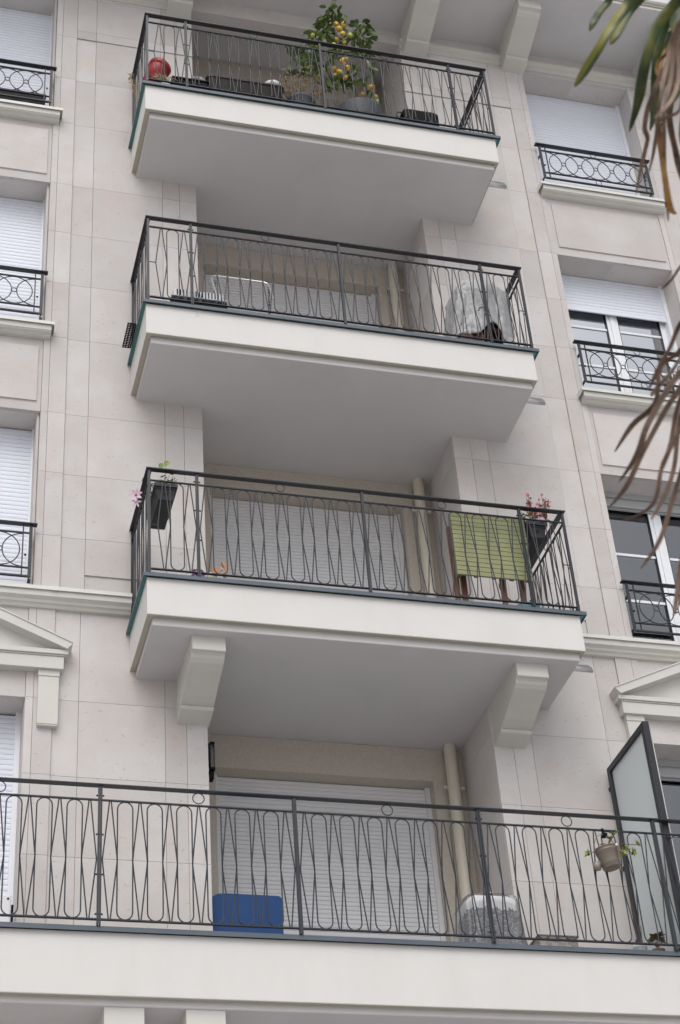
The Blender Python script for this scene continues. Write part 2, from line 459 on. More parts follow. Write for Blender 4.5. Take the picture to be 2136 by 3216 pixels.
# ---------------------------------------------------------------- balcony slabs
def balcony(fl, wide=False, label=None):
    x0, x1 = (.031, 3.471) if not wide else (-6.0, 10.0)
    yf = -.796
    zb = fl - .357 if not wide else fl - .455
    zs = zb - .060 if not wide else zb - .045
    m = MB()
    # fascia with small rounded arris, hollow behind its lower edge, then the drip list round the soffit
    hz = zb + .075
    m.prism([(yf, fl - .03), (.012, fl - .03), (.012, hz), (yf + .032, hz), (yf + .032, zb), (yf + .003, zb), (yf, zb + .004)], 0, x0, x1)
    m.box(x0, x0 + .045, yf + .0325, .0115, zb, hz + .001); m.box(x1 - .033, x1, yf + .0325, .0115, zb, hz + .001)
    s = m.build('balcony', CREAM, bld, label)
    l = MB()
    l.box(x0 + .003, x1 - .003, yf + .004, yf + .030, zb - .0015, zb - .0002)
    l.box(x0 + .004, x0 + .043, yf + .031, .010, zb - .0015, zb - .0002); l.box(x1 - .028, x1 - .003, yf + .031, .010, zb - .0015, zb - .0002)
    l.build('shaded_groove', mat('shaded_groove_paint', (0.42, 0.385, 0.315), .7), s)  # underside is the same cream; its shade is put into this darker colour
    q = MB()
    xs0, xs1 = (x0 + .048, x1 - .036)
    q.prism([(yf + .054, zs + .005), (.010, zs + .005), (.010, zs), (yf + .059, zs)], 0, xs0, xs1)
    q.box(XR0 - .02, XR1 - .001, .010, YB + .02, zs, zb)
    q.build('soffit', SOFFIT, s)
    e = MB()
    e.box(xs0, xs1, yf + .054, yf + .074, zs + .0052, hz - .0005)
    e.box(xs0, xs0 + .02, yf + .0745, .0, zs + .0052, hz - .0005); e.box(xs1 - .02, xs1, yf + .0745, .0, zs + .0052, hz - .0005)
    e.build('drip_list', CREAM, s)
    c = MB()
    cx0, cx1 = (0.0, 3.522) if not wide else (-6.05, 10.05)
    c.box(cx0, cx1, -.827, -.60, fl - .010, fl - .001)
    c.box(cx0 + .0, cx1 - .0, -.827, -.822, fl - .034, fl - .0102)
    for xa in (cx0, cx1 - .005): c.box(xa, xa + .005, -.8215, -.003, fl - .034, fl - .0102)
    c.box(cx0, cx0 + .10, -.5995, -.003, fl - .010, fl - .001); c.box(cx1 - .10, cx1, -.5995, -.003, fl - .010, fl - .001)
    # welded joint covers
    for xj in ((1.2, 2.35) if not wide else (.13, 1.95, 3.35)): c.box(xj, xj + .012, -.8295, -.8272, fl - .033, fl - .002)
    c.build('coping', COPE, s)
    t = MB()
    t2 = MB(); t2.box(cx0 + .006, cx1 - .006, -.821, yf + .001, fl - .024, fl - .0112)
    t2.build('coping_underside', mat('shaded_teal_metal', (.018, .05, .055), .5), s)  # same teal at the front, shade under the lip put into its colour
    t.box(cx0 + .006, x0 - .0005, yf + .002, -.004, fl - .024, fl - .0112); t.build('coping_underside', TEAL, s)
    t = MB(); t.box(x1 + .0005, cx1 - .006, yf + .002, -.004, fl - .024, fl - .0112); t.build('coping_underside', TEAL, s)
    f = MB(); f.box(x0 + .1, x1 - .1, -.598, -.001, fl - .029, fl - .015); f.box(XR0 - .02, XR1 - .001, -.0005, YB - .001, fl - .029, fl - .015)
    f.build('floor', FLOORT, s)
    return s
bals = {}
bals['T'] = balcony(T_, label='top balcony slab with the lemon tree on it')
bals['M'] = balcony(M_, label='second balcony slab from the top, tarpaulin bundle on it')
bals['L'] = balcony(L_, label='third balcony slab from the top, on two scrolled brackets')
bals['B'] = balcony(B_, wide=True, label='long bottom balcony slab running across the whole facade')

# painted socket on the face of the second slab
mk = MB(); mk.tube(ring_pts(.467, -.797, -.085, .017, 16), .0022, 6, closed=True); mk.build('cover_ring', CREAM, bals['M'])

# outlets
for k, fl in (('T', T_), ('M', M_), ('L', L_)):
    m = MB()
    z = fl - .30; y = -.47; r = .030
    xa, xb = 3.40, 3.635
    pts = []
    n = 18; vs = []
    for x, sl in ((xa, 0), (xb, 1)):
        for rr in (r, r - .003):
            for j in range(n):
                t = 2 * math.pi * j / n
                vs.append((x + (sl * (-math.cos(t) * .028)), y + rr * math.sin(t), z + rr * math.cos(t)))
    fs = []
    for j in range(n):
        j2 = (j + 1) % n
        fs += [(j, j2, 2 * n + j2, 2 * n + j), (n + j, 3 * n + j, 3 * n + j2, n + j2), (2 * n + j, 2 * n + j2, 3 * n + j2, 3 * n + j)]
    m.add(vs, fs, None, True)
    m.build('spout', ALU, bals[k])

# ---------------------------------------------------------------- top cornice slab
m = MB()
zc = T_ + 2.475
m.prism([(-.90, zc + .55), (.42, zc + .55), (.42, zc + .072), (-.885, zc + .072), (-.90, zc + .085)], 0, -6, 10)
ts = m.build('cornice_slab', CREAM, bld)
m = MB(); m.box(-6, 10, -.865, .4, zc + .040, zc + .09); m.build('shaded_groove', mat('shaded_groove_paint', (0, 0, 0)), ts)  # darker colour again, shade painted into the step below the slab
m = MB(); m.box(-6, 10, -.845, .42, zc, zc + .05); m.box(XR0, XR1, .42, YB + .3, zc, zc + .05); m.build('soffit', SOFFIT, ts)
m = MB(); m.box(-6, 10, -.849, -.843, zc + .006, zc + .043); m.build('drip_list', CREAM, ts)
# string moulding and frieze under it
def mould(m, xa, xb):
    m.prism([(.02, T_ + 2.33), (-.045, T_ + 2.33), (-.050, T_ + 2.31), (-.044, T_ + 2.285), (-.03, T_ + 2.275), (-.018, T_ + 2.268), (-.018, T_ + 2.185), (-.022, T_ + 2.182), (.02, T_ + 2.182)], 0, xa, xb)
for xa, xb in ((-6, XR0 - .001), (XR1 + .001, 10)): m = MB(); mould(m, xa, xb); m.build('string_moulding', MOULD, bld)

# scrolled brackets
def bracket(x0, x1, zs, y=-.66):
    k = y / -.66
    P = [(.02, 0), (-.655, 0), (-.658, -.118), (-.654, -.122), (-.625, -.124), (-.612, -.135), (-.600, -.155), (-.565, -.178), (-.50, -.200), (-.42, -.222), (-.34, -.252),
         (-.27, -.280), (-.21, -.298), (-.165, -.308), (-.165, -.311), (-.172, -.3115), (-.172, -.326), (-.160, -.338), (-.08, -.356), (.02, -.376)]
    P = [(a * k if a < 0 else a, b + zs - .0005) for a, b in P]
    m = MB(); m.prism(P, 0, x0, x1)
    return m.build('bracket', MOULD, bld)
bracket(.391, .641, -3.217); bracket(2.934, 3.19, -3.217)
for x0 in (-.24, .285): bracket(x0, x0 + .255, -6.134, -.735)
for x0 in (.385, 2.955, 4.075, 5.665): bracket(x0, x0 + .255, zc, -.70)

# band course with sheet-metal cap
def band(m, c, xa, xb):
    z0 = L_ + .150
    m.prism([(.02, z0 + .125), (-.095, z0 + .125), (-.098, z0 + .118), (-.094, z0 + .060), (-.080, z0 + .050), (-.066, z0 + .040), (-.058, z0 + .022), (-.040, z0 + .012), (-.028, z0 - .006), (.02, z0 - .006)], 0, xa, xb)
    c.prism([(.02, z0 + .150), (-.112, z0 + .142), (-.112, z0 + .108), (-.109, z0 + .108), (-.107, z0 + .127), (.02, z0 + .130)], 0, xa, xb)
capm = mat('cap_metal', (0.66, 0.66, 0.62), .4, noise=(5, .03))
for xa, xb, xj in ((-6, .0305, -.60), (3.4715, 10, 4.15)):
    m = MB(); c = MB(); band(m, c, xa, xb)
    bo = m.build('band_course', MOULD, bld)
    c.prism([(.02, L_ + .303), (-.115, L_ + .295), (-.115, L_ + .255), (-.1125, L_ + .255), (-.1125, L_ + .292), (.02, L_ + .300)], 0, xj, xj + .052)
    c.build('metal_cap', capm, bo)

# window sills
SILLCAP = MATS['cap_metal']
for xc in (4.93, 2 * CX - 4.93):
    for fl in (M_, T_):
        m = MB(); z = fl
        m.prism([(.02, z + .250), (-.100, z + .250), (-.104, z + .24), (-.100, z + .188), (-.092, z + .184), (-.088, z + .176), (-.060, z + .168), (-.056, z + .160), (-.040, z + .152), (.02, z + .152)], 0, xc - .675, xc + .675)
        s = m.build('window_sill', MOULD, bld)
        c = MB()
        c.prism([(.26, z + .292), (-.122, z + .272), (-.122, z + .238), (-.119, z + .238), (-.117, z + .255), (.26, z + .268)], 0, xc - .615, xc + .615)
        c.prism([(-.002, z + .2785), (-.122, z + .272), (-.122, z + .238), (-.119, z + .238), (-.117, z + .255), (-.002, z + .2600)], 0, xc - .700, xc - .6155)
        c.prism([(-.002, z + .2785), (-.122, z + .272), (-.122, z + .238), (-.119, z + .238), (-.117, z + .255), (-.002, z + .2600)], 0, xc + .6155, xc + .700)
        for xe in (xc - .700, xc + .697): c.prism([(-.002, z + .258), (-.116, z + .254), (-.116, z + .215), (-.002, z + .215)], 0, xe, xe + .003)
        c.build('metal_cap', SILLCAP, s)

# pediments over the windows of the long balcony
for xc in (4.93, 2 * CX - 4.93):
    z = -5.6
    m = MB()
    hw = .90
    # entablature
    def ent(prof_w, y, za, zb): m.box(xc - prof_w, xc + prof_w, y, .02, za, zb)
    ent(.868, -.080, -3.235, -3.128)
    ent(.878, -.088, -3.126, -3.116)
    ent(.898, -.100, -3.114, -3.075)
    # raking cornice: straight bars from the corners to the apex
    ax = xc; az = -2.60; tz = -3.062; ex = xc + hw + .03
    for sgn in (1, -1):
        e = xc + sgn * (hw + .03)
        th = .088
        pr = [(e, tz + .035), (e - sgn * .045, tz - .035 + .02), (ax, az - th), (ax, az)]
        pr2 = [(e + sgn * .0, tz + .045), (e + sgn * .0, tz + .035), (ax, az), (ax, az + .012)]
        a = [(p[0], p[1]) for p in pr]; b_ = [(p[0], p[1]) for p in pr2]
        if sgn < 0: a.reverse(); b_.reverse()
        m.prism(a, 1, -.125, .02); m.prism(b_, 1, -.133, .02)
    # tympanum with a raised field
    m.prism([(xc - hw, -3.076), (xc + hw, -3.076), (xc, az - .07)], 1, -.03, .02)
    po = m.build('pediment', MOULD, bld, bevel=.0025)
    q = MB(); q.prism([(xc - .44, -3.074), (xc + .44, -3.074), (xc, -2.90)], 1, -.045, -.028); q.build('tympanum_panel', MOULD, po)
    for sgn in (1, -1):
        q = MB(); xa = xc + sgn * .762
        q.box(xa - .077, xa + .077, -.050, .02, -3.70, -3.2355); q.box(xa - .080, xa + .080, -.056, .02, -3.288, -3.2352)
        q.box(xa - .074, xa + .074, -.046, .02, -3.712, -3.7005)
        q.build('pilaster_strip', MOULD, po, bevel=.002)

# ---------------------------------------------------------------- windows
def slats(m, x0, x1, y, z0, z1, pitch):
    prof = []
    z = z0
    while z < z1 - 1e-4:
        zz = min(z + pitch, z1)
        prof += [(y + .004, z), (y + .004, z + .0028), (y - .0010, z + .0032), (y - .0032, z + pitch * .30), (y - .0036, z + pitch * .55), (y - .0026, z + pitch * .85), (y - .0012, z + pitch * .97)]
        z += pitch
    prof = [p for p in prof if p[1] <= z1]
    k = len(prof)
    vs = [(x0, a, b) for a, b in prof] + [(x1, a, b) for a, b in prof]
    m.add(vs, [(i, k + i, k + i + 1, i + 1) for i in range(k - 1)], None, False)

def frame_rect(m, x0, x1, z0, z1, y0, y1, w):
    m.box(x0, x0 + w, y0, y1, z0, z1); m.box(x1 - w, x1, y0, y1, z0, z1)
    m.box(x0 + w, x1 - w, y0, y1, z0, z0 + w); m.box(x0 + w, x1 - w, y0, y1, z1 - w, z1)

def window(x0, x1, zs, zt, y, shut, pitch=.044, guide=.04, material=SHUT, curtain=(.45, .45, .5), muntins=(), label=None, glass=None):
    glass = glass or GLASS
    """shut = height of the shutter's lower edge (None: wound up)"""
    g = guide
    f = MB()
    fy = y + .055
    xm = (x0 + x1) / 2
    frame_rect(f, x0 + .0, x1 - .0, zs, zt, fy, fy + .06, .035)
    f.box(xm - .024, xm + .024, fy - .014, fy - .004, zs + .04, zt - .04)
    panes = []
    for a, b in ((x0 + .037, xm - .002), (xm + .002, x1 - .037)):
        frame_rect(f, a, b, zs + .037, zt - .037, fy - .003, fy + .055, .062)
        for mz in muntins: f.box(a + .062, b - .062, fy + .008, fy + .040, mz - .013, mz + .013)
        panes.append((a + .060, b - .060, zs + .097, zt - .097))
    w = f.build('window', PVC, bld, label)
    for a, b, c, d in panes:
        p = MB(); p.box(a, b, fy + .018, fy + .026, c, d); p.build('pane', glass, w)
        k = MB(); frame_rect(k, a - .001, b + .001, c - .001, d + .001, fy - .004, fy + .016, .006); k.build('gasket', RUBBER, w)
    for a in (x0, x1 - g): q = MB(); q.box(a, a + g, y - .018, y + .050, zs, zt); q.build('guide_rail', PVC if material is SHUT else SHUTG, w)
    # curtain and dark room behind
    if curtain:
        cm = MB(); n = 60; vs = []
        for i in range(n + 1):
            x = x0 + .03 + (x1 - x0 - .06) * i / n
            yy = fy + .17 + .018 * math.sin(i * 1.7) + .01 * math.sin(i * .6)
            vs += [(x, yy, zs + .02), (x, yy, zt - .02)]
        cm.add(vs, [(2 * i, 2 * i + 2, 2 * i + 3, 2 * i + 1) for i in range(n)], None, True)
        cm.build('curtain', mat('curtain_%.2f' % curtain[0], curtain, .9), w)
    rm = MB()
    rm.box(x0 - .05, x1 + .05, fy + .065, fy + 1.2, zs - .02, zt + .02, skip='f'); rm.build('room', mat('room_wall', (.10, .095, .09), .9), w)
    if shut is not None:
        s = MB(); slats(s, x0 + g - .008, x1 - g + .008, y + .012, shut + .045, zt - .004, pitch)
        s.box(x0 + g - .006, x1 - g + .006, y + .002, y + .018, shut, shut + .044)
        s.build('shutter', material, w)
    else:
        s = MB()
        s.box(x0 + .001, x1 - .001, y - .006, y + .048, zt - .058, zt - .001)
        s.box(x0 + .001, x1 - .001, y + .012, y + .050, zt - .066, zt - .0585)
        s.cbox(x0 + g, x1 - g, y + .004, y + .026, zt - .155, zt - .068, .006)
        s.box(x0 + g, x1 - g, y + .028, y + .050, zt - .168, zt - .067)
        s.build('shutter_box', mat('box_grey', (.42, .43, .44), .4), w)
    return w

for side, (a, b) in (('L', (LW0, LW1)), ('R', (WX0, WX1))):
    for k, fl, zz in (('T', T_, 2.8), ('M', M_, 0.), ('L', L_, -2.8), ('B', B_, -5.6)):
        zs = zz + .285 if k != 'B' else B_ + .02
        if k == 'L': zs = zz + .262
        shut = zs + .005
        cur = None; mun = (zz + .985, zz + 1.49)
        if side == 'R' and k == 'M': shut = zz + 1.655
        if side == 'R' and k in 'LB': shut = None; cur = (.42, .42, .50)
        if side == 'R' and k == 'M': cur = (.16, .16, .18)
        lab = None
        if side == 'R' and k == 'M': lab = 'window with its shutter half down and sky mirrored in the panes'
        if side == 'R' and k == 'L': lab = 'window with its shutter fully up and grey panes'
        dx = BDX if (side == 'L' and k == 'B') else 0
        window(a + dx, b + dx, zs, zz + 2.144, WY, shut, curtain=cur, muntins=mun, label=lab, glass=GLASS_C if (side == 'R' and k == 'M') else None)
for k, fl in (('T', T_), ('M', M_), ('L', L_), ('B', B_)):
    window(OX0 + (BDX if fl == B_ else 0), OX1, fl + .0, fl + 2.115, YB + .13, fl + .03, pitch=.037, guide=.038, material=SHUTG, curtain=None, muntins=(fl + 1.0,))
    q = MB(); q.box(OX1 - .001, OX1 + .002, YB + .01, YB + .12, fl, fl + 2.11)

# small sticker on the lower left shutter
stk = MB(); stk.box(-1.06, -.905, WY - .003, WY + .004, -2.292, -2.262)
stk.build('sticker', mat('sticker_white', (.75, .70, .72), .5), bld)

# ---------------------------------------------------------------- window guards
def guard(xc, fl, label=None):
    y = -.060
    m = MB()
    hx, ix = .600, .540
    m.box(xc - hx - .013, xc - hx + .013, y - .006, y + .006, fl + .395, fl + .897); m.box(xc + hx - .013, xc + hx + .013, y - .006, y + .006, fl + .395, fl + .897)
    m.box(xc - hx + .013, xc + hx - .013, y - .014, y + .008, fl + .393, fl + .405)
    for zz in (.815, .478): m.box(xc - hx + .013, xc + hx - .013, y - .009, y + .009, fl + zz, fl + zz + .008)
    for s in (-1, 1):
        m.box(xc + s * ix - .005, xc + s * ix + .005, y - .005, y + .005, fl + .4051, fl + .897)
        # lugs into the jamb
        for zz in (.44, .78): m.box(xc + s * hx - .004, xc + s * hx + .004, y + .006, y + .105, fl + zz - .03, fl + zz); m.box(xc + s * hx, xc + s * (hx + .02), y + .088, y + .105, fl + zz - .03, fl + zz)
    o = m.build('window_guard', IRON, bld, label)
    h = MB(); h.cbox(xc - .648, xc + .648, y - .026, y + .024, fl + .8975, fl + .908, .002); h.build('handrail', IRON, o)
    s = MB(); z = fl + .650; Rb = .158
    for i in range(-3, 4):
        cx = xc + .18 * i
        if i == -3: s.tube(ring_pts(cx, y, z, Rb, 18, -90, 90), .005, 6)
        elif i == 3: s.tube(ring_pts(cx, y, z, Rb, 18, 90, 270), .005, 6)
        else:
            s.tube(ring_pts(cx, y + (.002 if i % 2 else -.002), z, Rb, 36), .005, 6, closed=True)
            s.tube(ring_pts(cx, y, z, .024, 14), .0045, 6, closed=True)
    s.tube(ring_pts(xc, y, fl + .862, .031, 16), .0035, 6, closed=True); s.tube(ring_pts(xc, y, fl + .443, .031, 16), .0035, 6, closed=True)
    s.build('scrollwork', IRON2, o)
    b = MB()
    for s_ in (-1, 1):
        b.ball((xc + s_ * (hx - .035), y + .02, fl + .62), .010, 8); b.ball((xc + s_ * (hx + .0), y + .02, fl + .62), .008, 8)
    b.build('bolt', BLACK, o)
    return o
for xc in (4.92, 2 * CX - 4.95):
    for fl in (T_, M_, L_): guard(xc, fl)

# ---------------------------------------------------------------- balcony railings
HZ, SZ, BZ, NZ = .985, .868, .030, .445
def U_pts(f, c, w, z0, z1):
    """capsule outline around c in the railing's own (s, z) coordinates"""
    r = w; n = 7; P = []
    for i in range(n + 1): t = math.pi * i / n; P.append((c + r * math.cos(t), z1 - r + r * math.sin(t)))
    for i in range(n + 1): t = math.pi * (1 + i / n); P.append((c + r * math.cos(t), z0 + r + r * math.sin(t)))
    return [f(a, b) for a, b in P]
def scroll(m, f, s0, s1, fl, p, first=True, pitch=.2, hw=.050):
    """diamonds at p, p+pitch.. and capsules between them from s0 to s1"""
    z0, z1, zn = fl + BZ + .008, fl + SZ, fl + NZ
    k = 0; c = p; r = .0049
    last = None
    while c <= s1 + 1e-6:
        for sg in (-1, 1):
            m.tube([f(c + sg * .006, z1), f(c + sg * hw * .985, zn), f(c + sg * .006, z0)], r, 6)
        if last is not None: m.tube(U_pts(f, (c + last) / 2, pitch / 2 - hw + .0015, z0 + .001, z1 - .001), r, 6, closed=True)
        last = c; c += pitch
def bolts(m, f, s, fl, zz):
    for z in zz:
        for d in (-.021, .021):
            p = Vector(f(s + d, fl + z)); m.ball(p, .0075, 8)
        m.tube([f(s - .02, fl + z), f(s + .02, fl + z)], .004, 6)

def railing(fl, key, label):
    yr = -.820
    F = lambda s, z: (s, yr, z)
    m = MB(); x0, x1 = .045, 3.462
    # lower and upper rails
    m.box(x0 + .012, x1 - .012, yr - .010, yr + .010, fl + BZ, fl + BZ + .008)
    m.box(x0 + .012, x1 - .012, yr - .009, yr + .009, fl + SZ, fl + SZ + .008)
    for x in (x0, x1):
        m.box(x - .010, x + .010, yr + .013, -.03, fl + BZ, fl + BZ + .008); m.box(x - .009, x + .009, yr + .013, -.03, fl + SZ, fl + SZ + .008)
    o = m.build('balcony_railing', IRON, bld, label)
    h = MB(); z = fl + HZ; e = .0235
    def bar(pts, za, zb): h.prism(pts, 2, za, zb)
    bar([(x0 - e, yr - e), (x1 + e, yr - e), (x1 - e, yr + e), (x0 + e, yr + e)], z - .010, z)
    bar([(x0 - e, yr - e - .0), (x0 + e, yr + e), (x0 + e, -.005), (x0 - e, -.005)], z - .0101, z - .0001)
    bar([(x1 + e, yr - e), (x1 + e, -.005), (x1 - e, -.005), (x1 - e, yr + e)], z - .0101, z - .0001)
    h.build('handrail', IRON, o)
    for x in (.420, 3.085):
        p = MB(); p.box(x - .0115, x - .0025, yr - .012, yr + .012, fl, fl + HZ - .0105); p.box(x + .0025, x + .0115, yr - .012, yr + .012, fl, fl + HZ - .0105)
        bolts(p, F, x, fl, (.06, .34, .62, .90)); p.build('post', IRON2, o)
    p = MB(); p.box(1.755 - .011, 1.755 + .011, yr - .013, yr + .013, fl, fl + HZ - .0105); p.build('post', IRON2, o)
    for x in (x0, x1):
        p = MB(); p.box(x - .010, x + .010, yr - .010, yr + .010, fl, fl + HZ - .0105); p.build('post', IRON2, o)
        p = MB(); p.box(x - .010, x + .010, -.030, -.012, fl, fl + HZ - .0105); p.build('post', IRON2, o)
    s = MB()
    scroll(s, F, .06, .41, fl, .160); s.tube([F(x0, fl + NZ), F(.112, fl + NZ)], .004, 6)
    scroll(s, F, .43, 1.74, fl, .487, pitch=.2005); scroll(s, F, 1.77, 3.07, fl, 1.820, pitch=.2)
    scroll(s, F, 3.10, 3.38, fl, 3.150); s.tube([F(x1, fl + NZ), F(3.40, fl + NZ)], .004, 6)
    for x in (1.088, 2.421): s.tube(ring_pts(x, yr, fl + .9265, .036, 18), .0035, 6, closed=True)
    for x in (x0, x1):
        G = lambda t, z, x=x: (x, t, z)
        scroll(s, G, -.79, -.05, fl, -.720, pitch=.2)
        s.tube([G(yr, fl + NZ), G(-.77, fl + NZ)], .004, 6)
        s.tube([(x, -.42 + .036 * math.cos(t * math.pi / 8), fl + .9265 + .036 * math.sin(t * math.pi / 8)) for t in range(16)], .0035, 6, closed=True)
    s.build('scrollwork', IRON2, o)
    return o
railing(T_, 'T', 'railing of the top balcony')
railing(M_, 'M', 'railing of the second balcony from the top')
railing(L_, 'L', 'railing of the third balcony from the top')

def long_railing(fl):
    yr = -.828; F = lambda s, z: (s, yr, z)
    global HZ, SZ, BZ, NZ
    sv = (HZ, SZ, BZ, NZ); HZ, SZ, BZ, NZ = 1.022, .902, .038, .468
    m = MB(); m.box(-5.9, 9.9, yr - .010, yr + .010, fl + BZ, fl + BZ + .010); m.box(-5.9, 9.9, yr - .009, yr + .009, fl + SZ, fl + SZ + .009)
    o = m.build('balcony_railing', IRON, bld, 'long railing of the bottom balcony')
    h = MB(); h.cbox(-5.9, 9.9, yr - .024, yr + .024, fl + HZ - .011, fl + HZ, .002); h.build('handrail', IRON, o)
    s = MB(); q = 1.3465
    x = -.298 - 2 * q; i = 0
    while x < 7.5:
        dbl = (i % 2 == 0)
        p = MB()
        if dbl:
            p.box(x - .0135, x - .002, yr - .013, yr + .013, fl, fl + HZ - .0115); p.box(x + .002, x + .0135, yr - .013, yr + .013, fl, fl + HZ - .0115)
            bolts(p, F, x, fl, (.08, .36, .65, .94))
        else: p.box(x - .0125, x + .0125, yr - .014, yr + .014, fl, fl + HZ - .0115)
        p.build('post', IRON2, o)
        scroll(s, F, x, x + q - .05, fl, x + .069, pitch=(q - .138) / 6, hw=.0505)
        s.tube(ring_pts(x + q / 2, yr, fl + .9635, .040, 20), .004, 6, closed=True)
        x += q; i += 1
    s.build('scrollwork', IRON2, o)
    HZ, SZ, BZ, NZ = sv
long_railing(B_)

# ---------------------------------------------------------------- rainwater pipe
m = MB(); 
for (a, b) in ((B_ - .014, -3.219), (L_ - .014, -.419), (M_ - .014, T_ - .419), (T_ - .014, T_ + 2.47)):
    m.tube([(2.80, .665, a), (2.80, .665, b)], .050, 20)
dp = m.build('drainpipe', PIPE, bld)
for fl in (B_, L_, M_):
    m = MB(); z = fl + 2.02
    m.tube([(2.80, .665, z - .014), (2.80, .665, z + .014)], .0535, 20)
    for s in (-1, 1): m.box(2.80 + s * .05, 2.80 + s * .075, .655, .662, z - .010, z + .010); m.lathe([(.0, -.006), (.014, -.006), (.014, .006), (.0, .006)], (2.80 + s * .078, .655, z), 12, M=Matrix.Rotation(R(90), 3, 'X'))
    m.build('pipe_clip', PIPE, dp); m = MB(); m.tube([(2.80, .665, fl + .62), (2.80, .665, fl + .66)], .0535, 20); m.build('pipe_socket', PIPE, dp)

# ================================================================ things on the balconies
def leafmesh(m, p, d, up, L, w, fold=.25, droop=.15, n=4):
    """one leaf: pointed oval, folded along the midrib"""
    p = Vector(p); d = Vector(d).normalized(); s = d.cross(Vector(up)); s = s.normalized() if s.length > 1e-4 else d.orthogonal().normalized()
    u = s.cross(d).normalized(); vs = []
    for i in range(n + 1):
        t = i / n; ww = w * math.sin(math.pi * min(1, t * .92 + .06)) ** .8 * .5
        c = p + d * L * t - Vector((0, 0, 1)) * droop * L * t * t
        vs += [c - s * ww + u * ww * fold, c, c + s * ww + u * ww * fold]
    fs = []
    for i in range(n):
        a = 3 * i; fs += [(a, a + 1, a + 4, a + 3), (a + 1, a + 2, a + 5, a + 4)]
    m.add(vs, fs, None, True)
def rdir(r, z=0.0):
    v = Vector((r.gauss(0, 1), r.gauss(0, 1), r.gauss(0, 1) + z)); return v.normalized()
LEAF = mat('lemon_leaf', (0.075, 0.125, 0.028), .38, noise=(9, .5), spec=.5)
LEAF2 = mat('young_leaf', (0.16, 0.22, 0.045), .45, noise=(12, .35))
LEMON = mat('lemon_rind', (0.62, 0.40, 0.05), .45, noise=(25, .08), bump=(220, .5))
LIME = mat('unripe_rind', (0.42, 0.42, 0.07), .45, noise=(25, .1), bump=(220, .5))
OBX = mat('window_box_black', (.010, .010, .011), .6, spec=.25)
BARK = mat('bark', (0.13, 0.105, 0.08), .9, noise=(30, .3), bump=(60, .8))
GPOT = mat('slate_pot', (0.075, 0.082, 0.098), .6, noise=(6, .08))
DRY = mat('dry_plant', (0.30, 0.22, 0.15), .9, noise=(30, .3))
STRAW = mat('straw', (0.50, 0.39, 0.24), .9, noise=(30, .2))
RED = mat('red_plastic', (0.40, 0.035, 0.04), .38, noise=(8, .06))
WHITE = mat('white_ceramic', (0.74, 0.75, 0.77), .3)
WOOD = mat('oiled_wood', (0.145, 0.056, 0.028), .5, noise=(14, .3))
SOIL = mat('soil', (.05, .035, .025), .95, noise=(40, .3))
PINK = mat('pink_petal', (0.60, 0.16, 0.22), .6, noise=(40, .25))
PALE = mat('pale_petal', (0.66, 0.50, 0.60), .6, noise=(40, .2))

# ---- lemon tree
t = thing('lemon_tree', 'potted lemon tree with yellow fruit rising above the top balcony railing', 'tree', (2.2, -.49, T_ - .015))
m = MB(); z = T_ - .015
m.lathe([(.0, z), (.16, z), (.175, z + .01), (.215, z + .12), (.238, z + .25), (.240, z + .33), (.246, z + .375), (.243, z + .392), (.226, z + .392), (.222, z + .36), (.0, z + .36)], (2.2, -.49, 0), 40)
m.build('pot', GPOT, t)
m = MB(); m.lathe([(.0, z + .365), (.221, z + .362)], (2.2, -.49, 0), 24); m.build('soil', SOIL, t)
tr = MB()
def yv(i, a=-.5, s=.07): return a + s * math.sin(i * 2.1)
def br(pts, r0, r1, ph=0):
    k = len(pts); P = [(x, yv(i + ph, -.5, .0 if i == 0 else .05), zz) for i, (x, zz) in enumerate(pts)]
    tr.tube(P, r0, 7, radii=[r0 + (r1 - r0) * i / (k - 1) for i in range(k)])
br([(2.22, 3.15), (2.216, 3.439), (2.19, 3.532), (2.167, 3.625), (2.166, 3.725)], .017, .012)
br([(2.162, 3.612), (2.082, 3.556), (2.026, 3.592), (1.98, 3.655), (1.909, 3.713), (1.864, 3.802)], .012, .006, 1)
br([(2.166, 3.725), (2.156, 3.873), (2.109, 4.053), (2.07, 4.223), (2.05, 4.426), (2.058, 4.612), (2.034, 4.78), (2.063, 4.881)], .010, .003, 2)
br([(2.188, 3.6), (2.234, 3.779), (2.26, 3.898), (2.292, 4.098), (2.342, 4.291), (2.358, 4.504)], .009, .003, 3)
br([(1.864, 3.802), (1.777, 3.895), (1.666, 3.855), (1.6, 3.726), (1.534, 3.722)], .006, .002, 4)
br([(1.98, 3.655), (1.949, 3.81), (1.89, 4.075), (1.816, 4.262), (1.769, 4.328)], .007, .002, 5)
br([(2.109, 4.053), (1.97, 4.03), (1.86, 4.0), (1.74, 4.02), (1.62, 3.98)], .006, .002, 6)
br([(1.864, 3.802), (1.83, 3.70), (1.80, 3.50)], .005, .002, 2)
br([(2.216, 3.45), (2.28, 3.56), (2.36, 3.54), (2.42, 3.50)], .005, .002, 2)
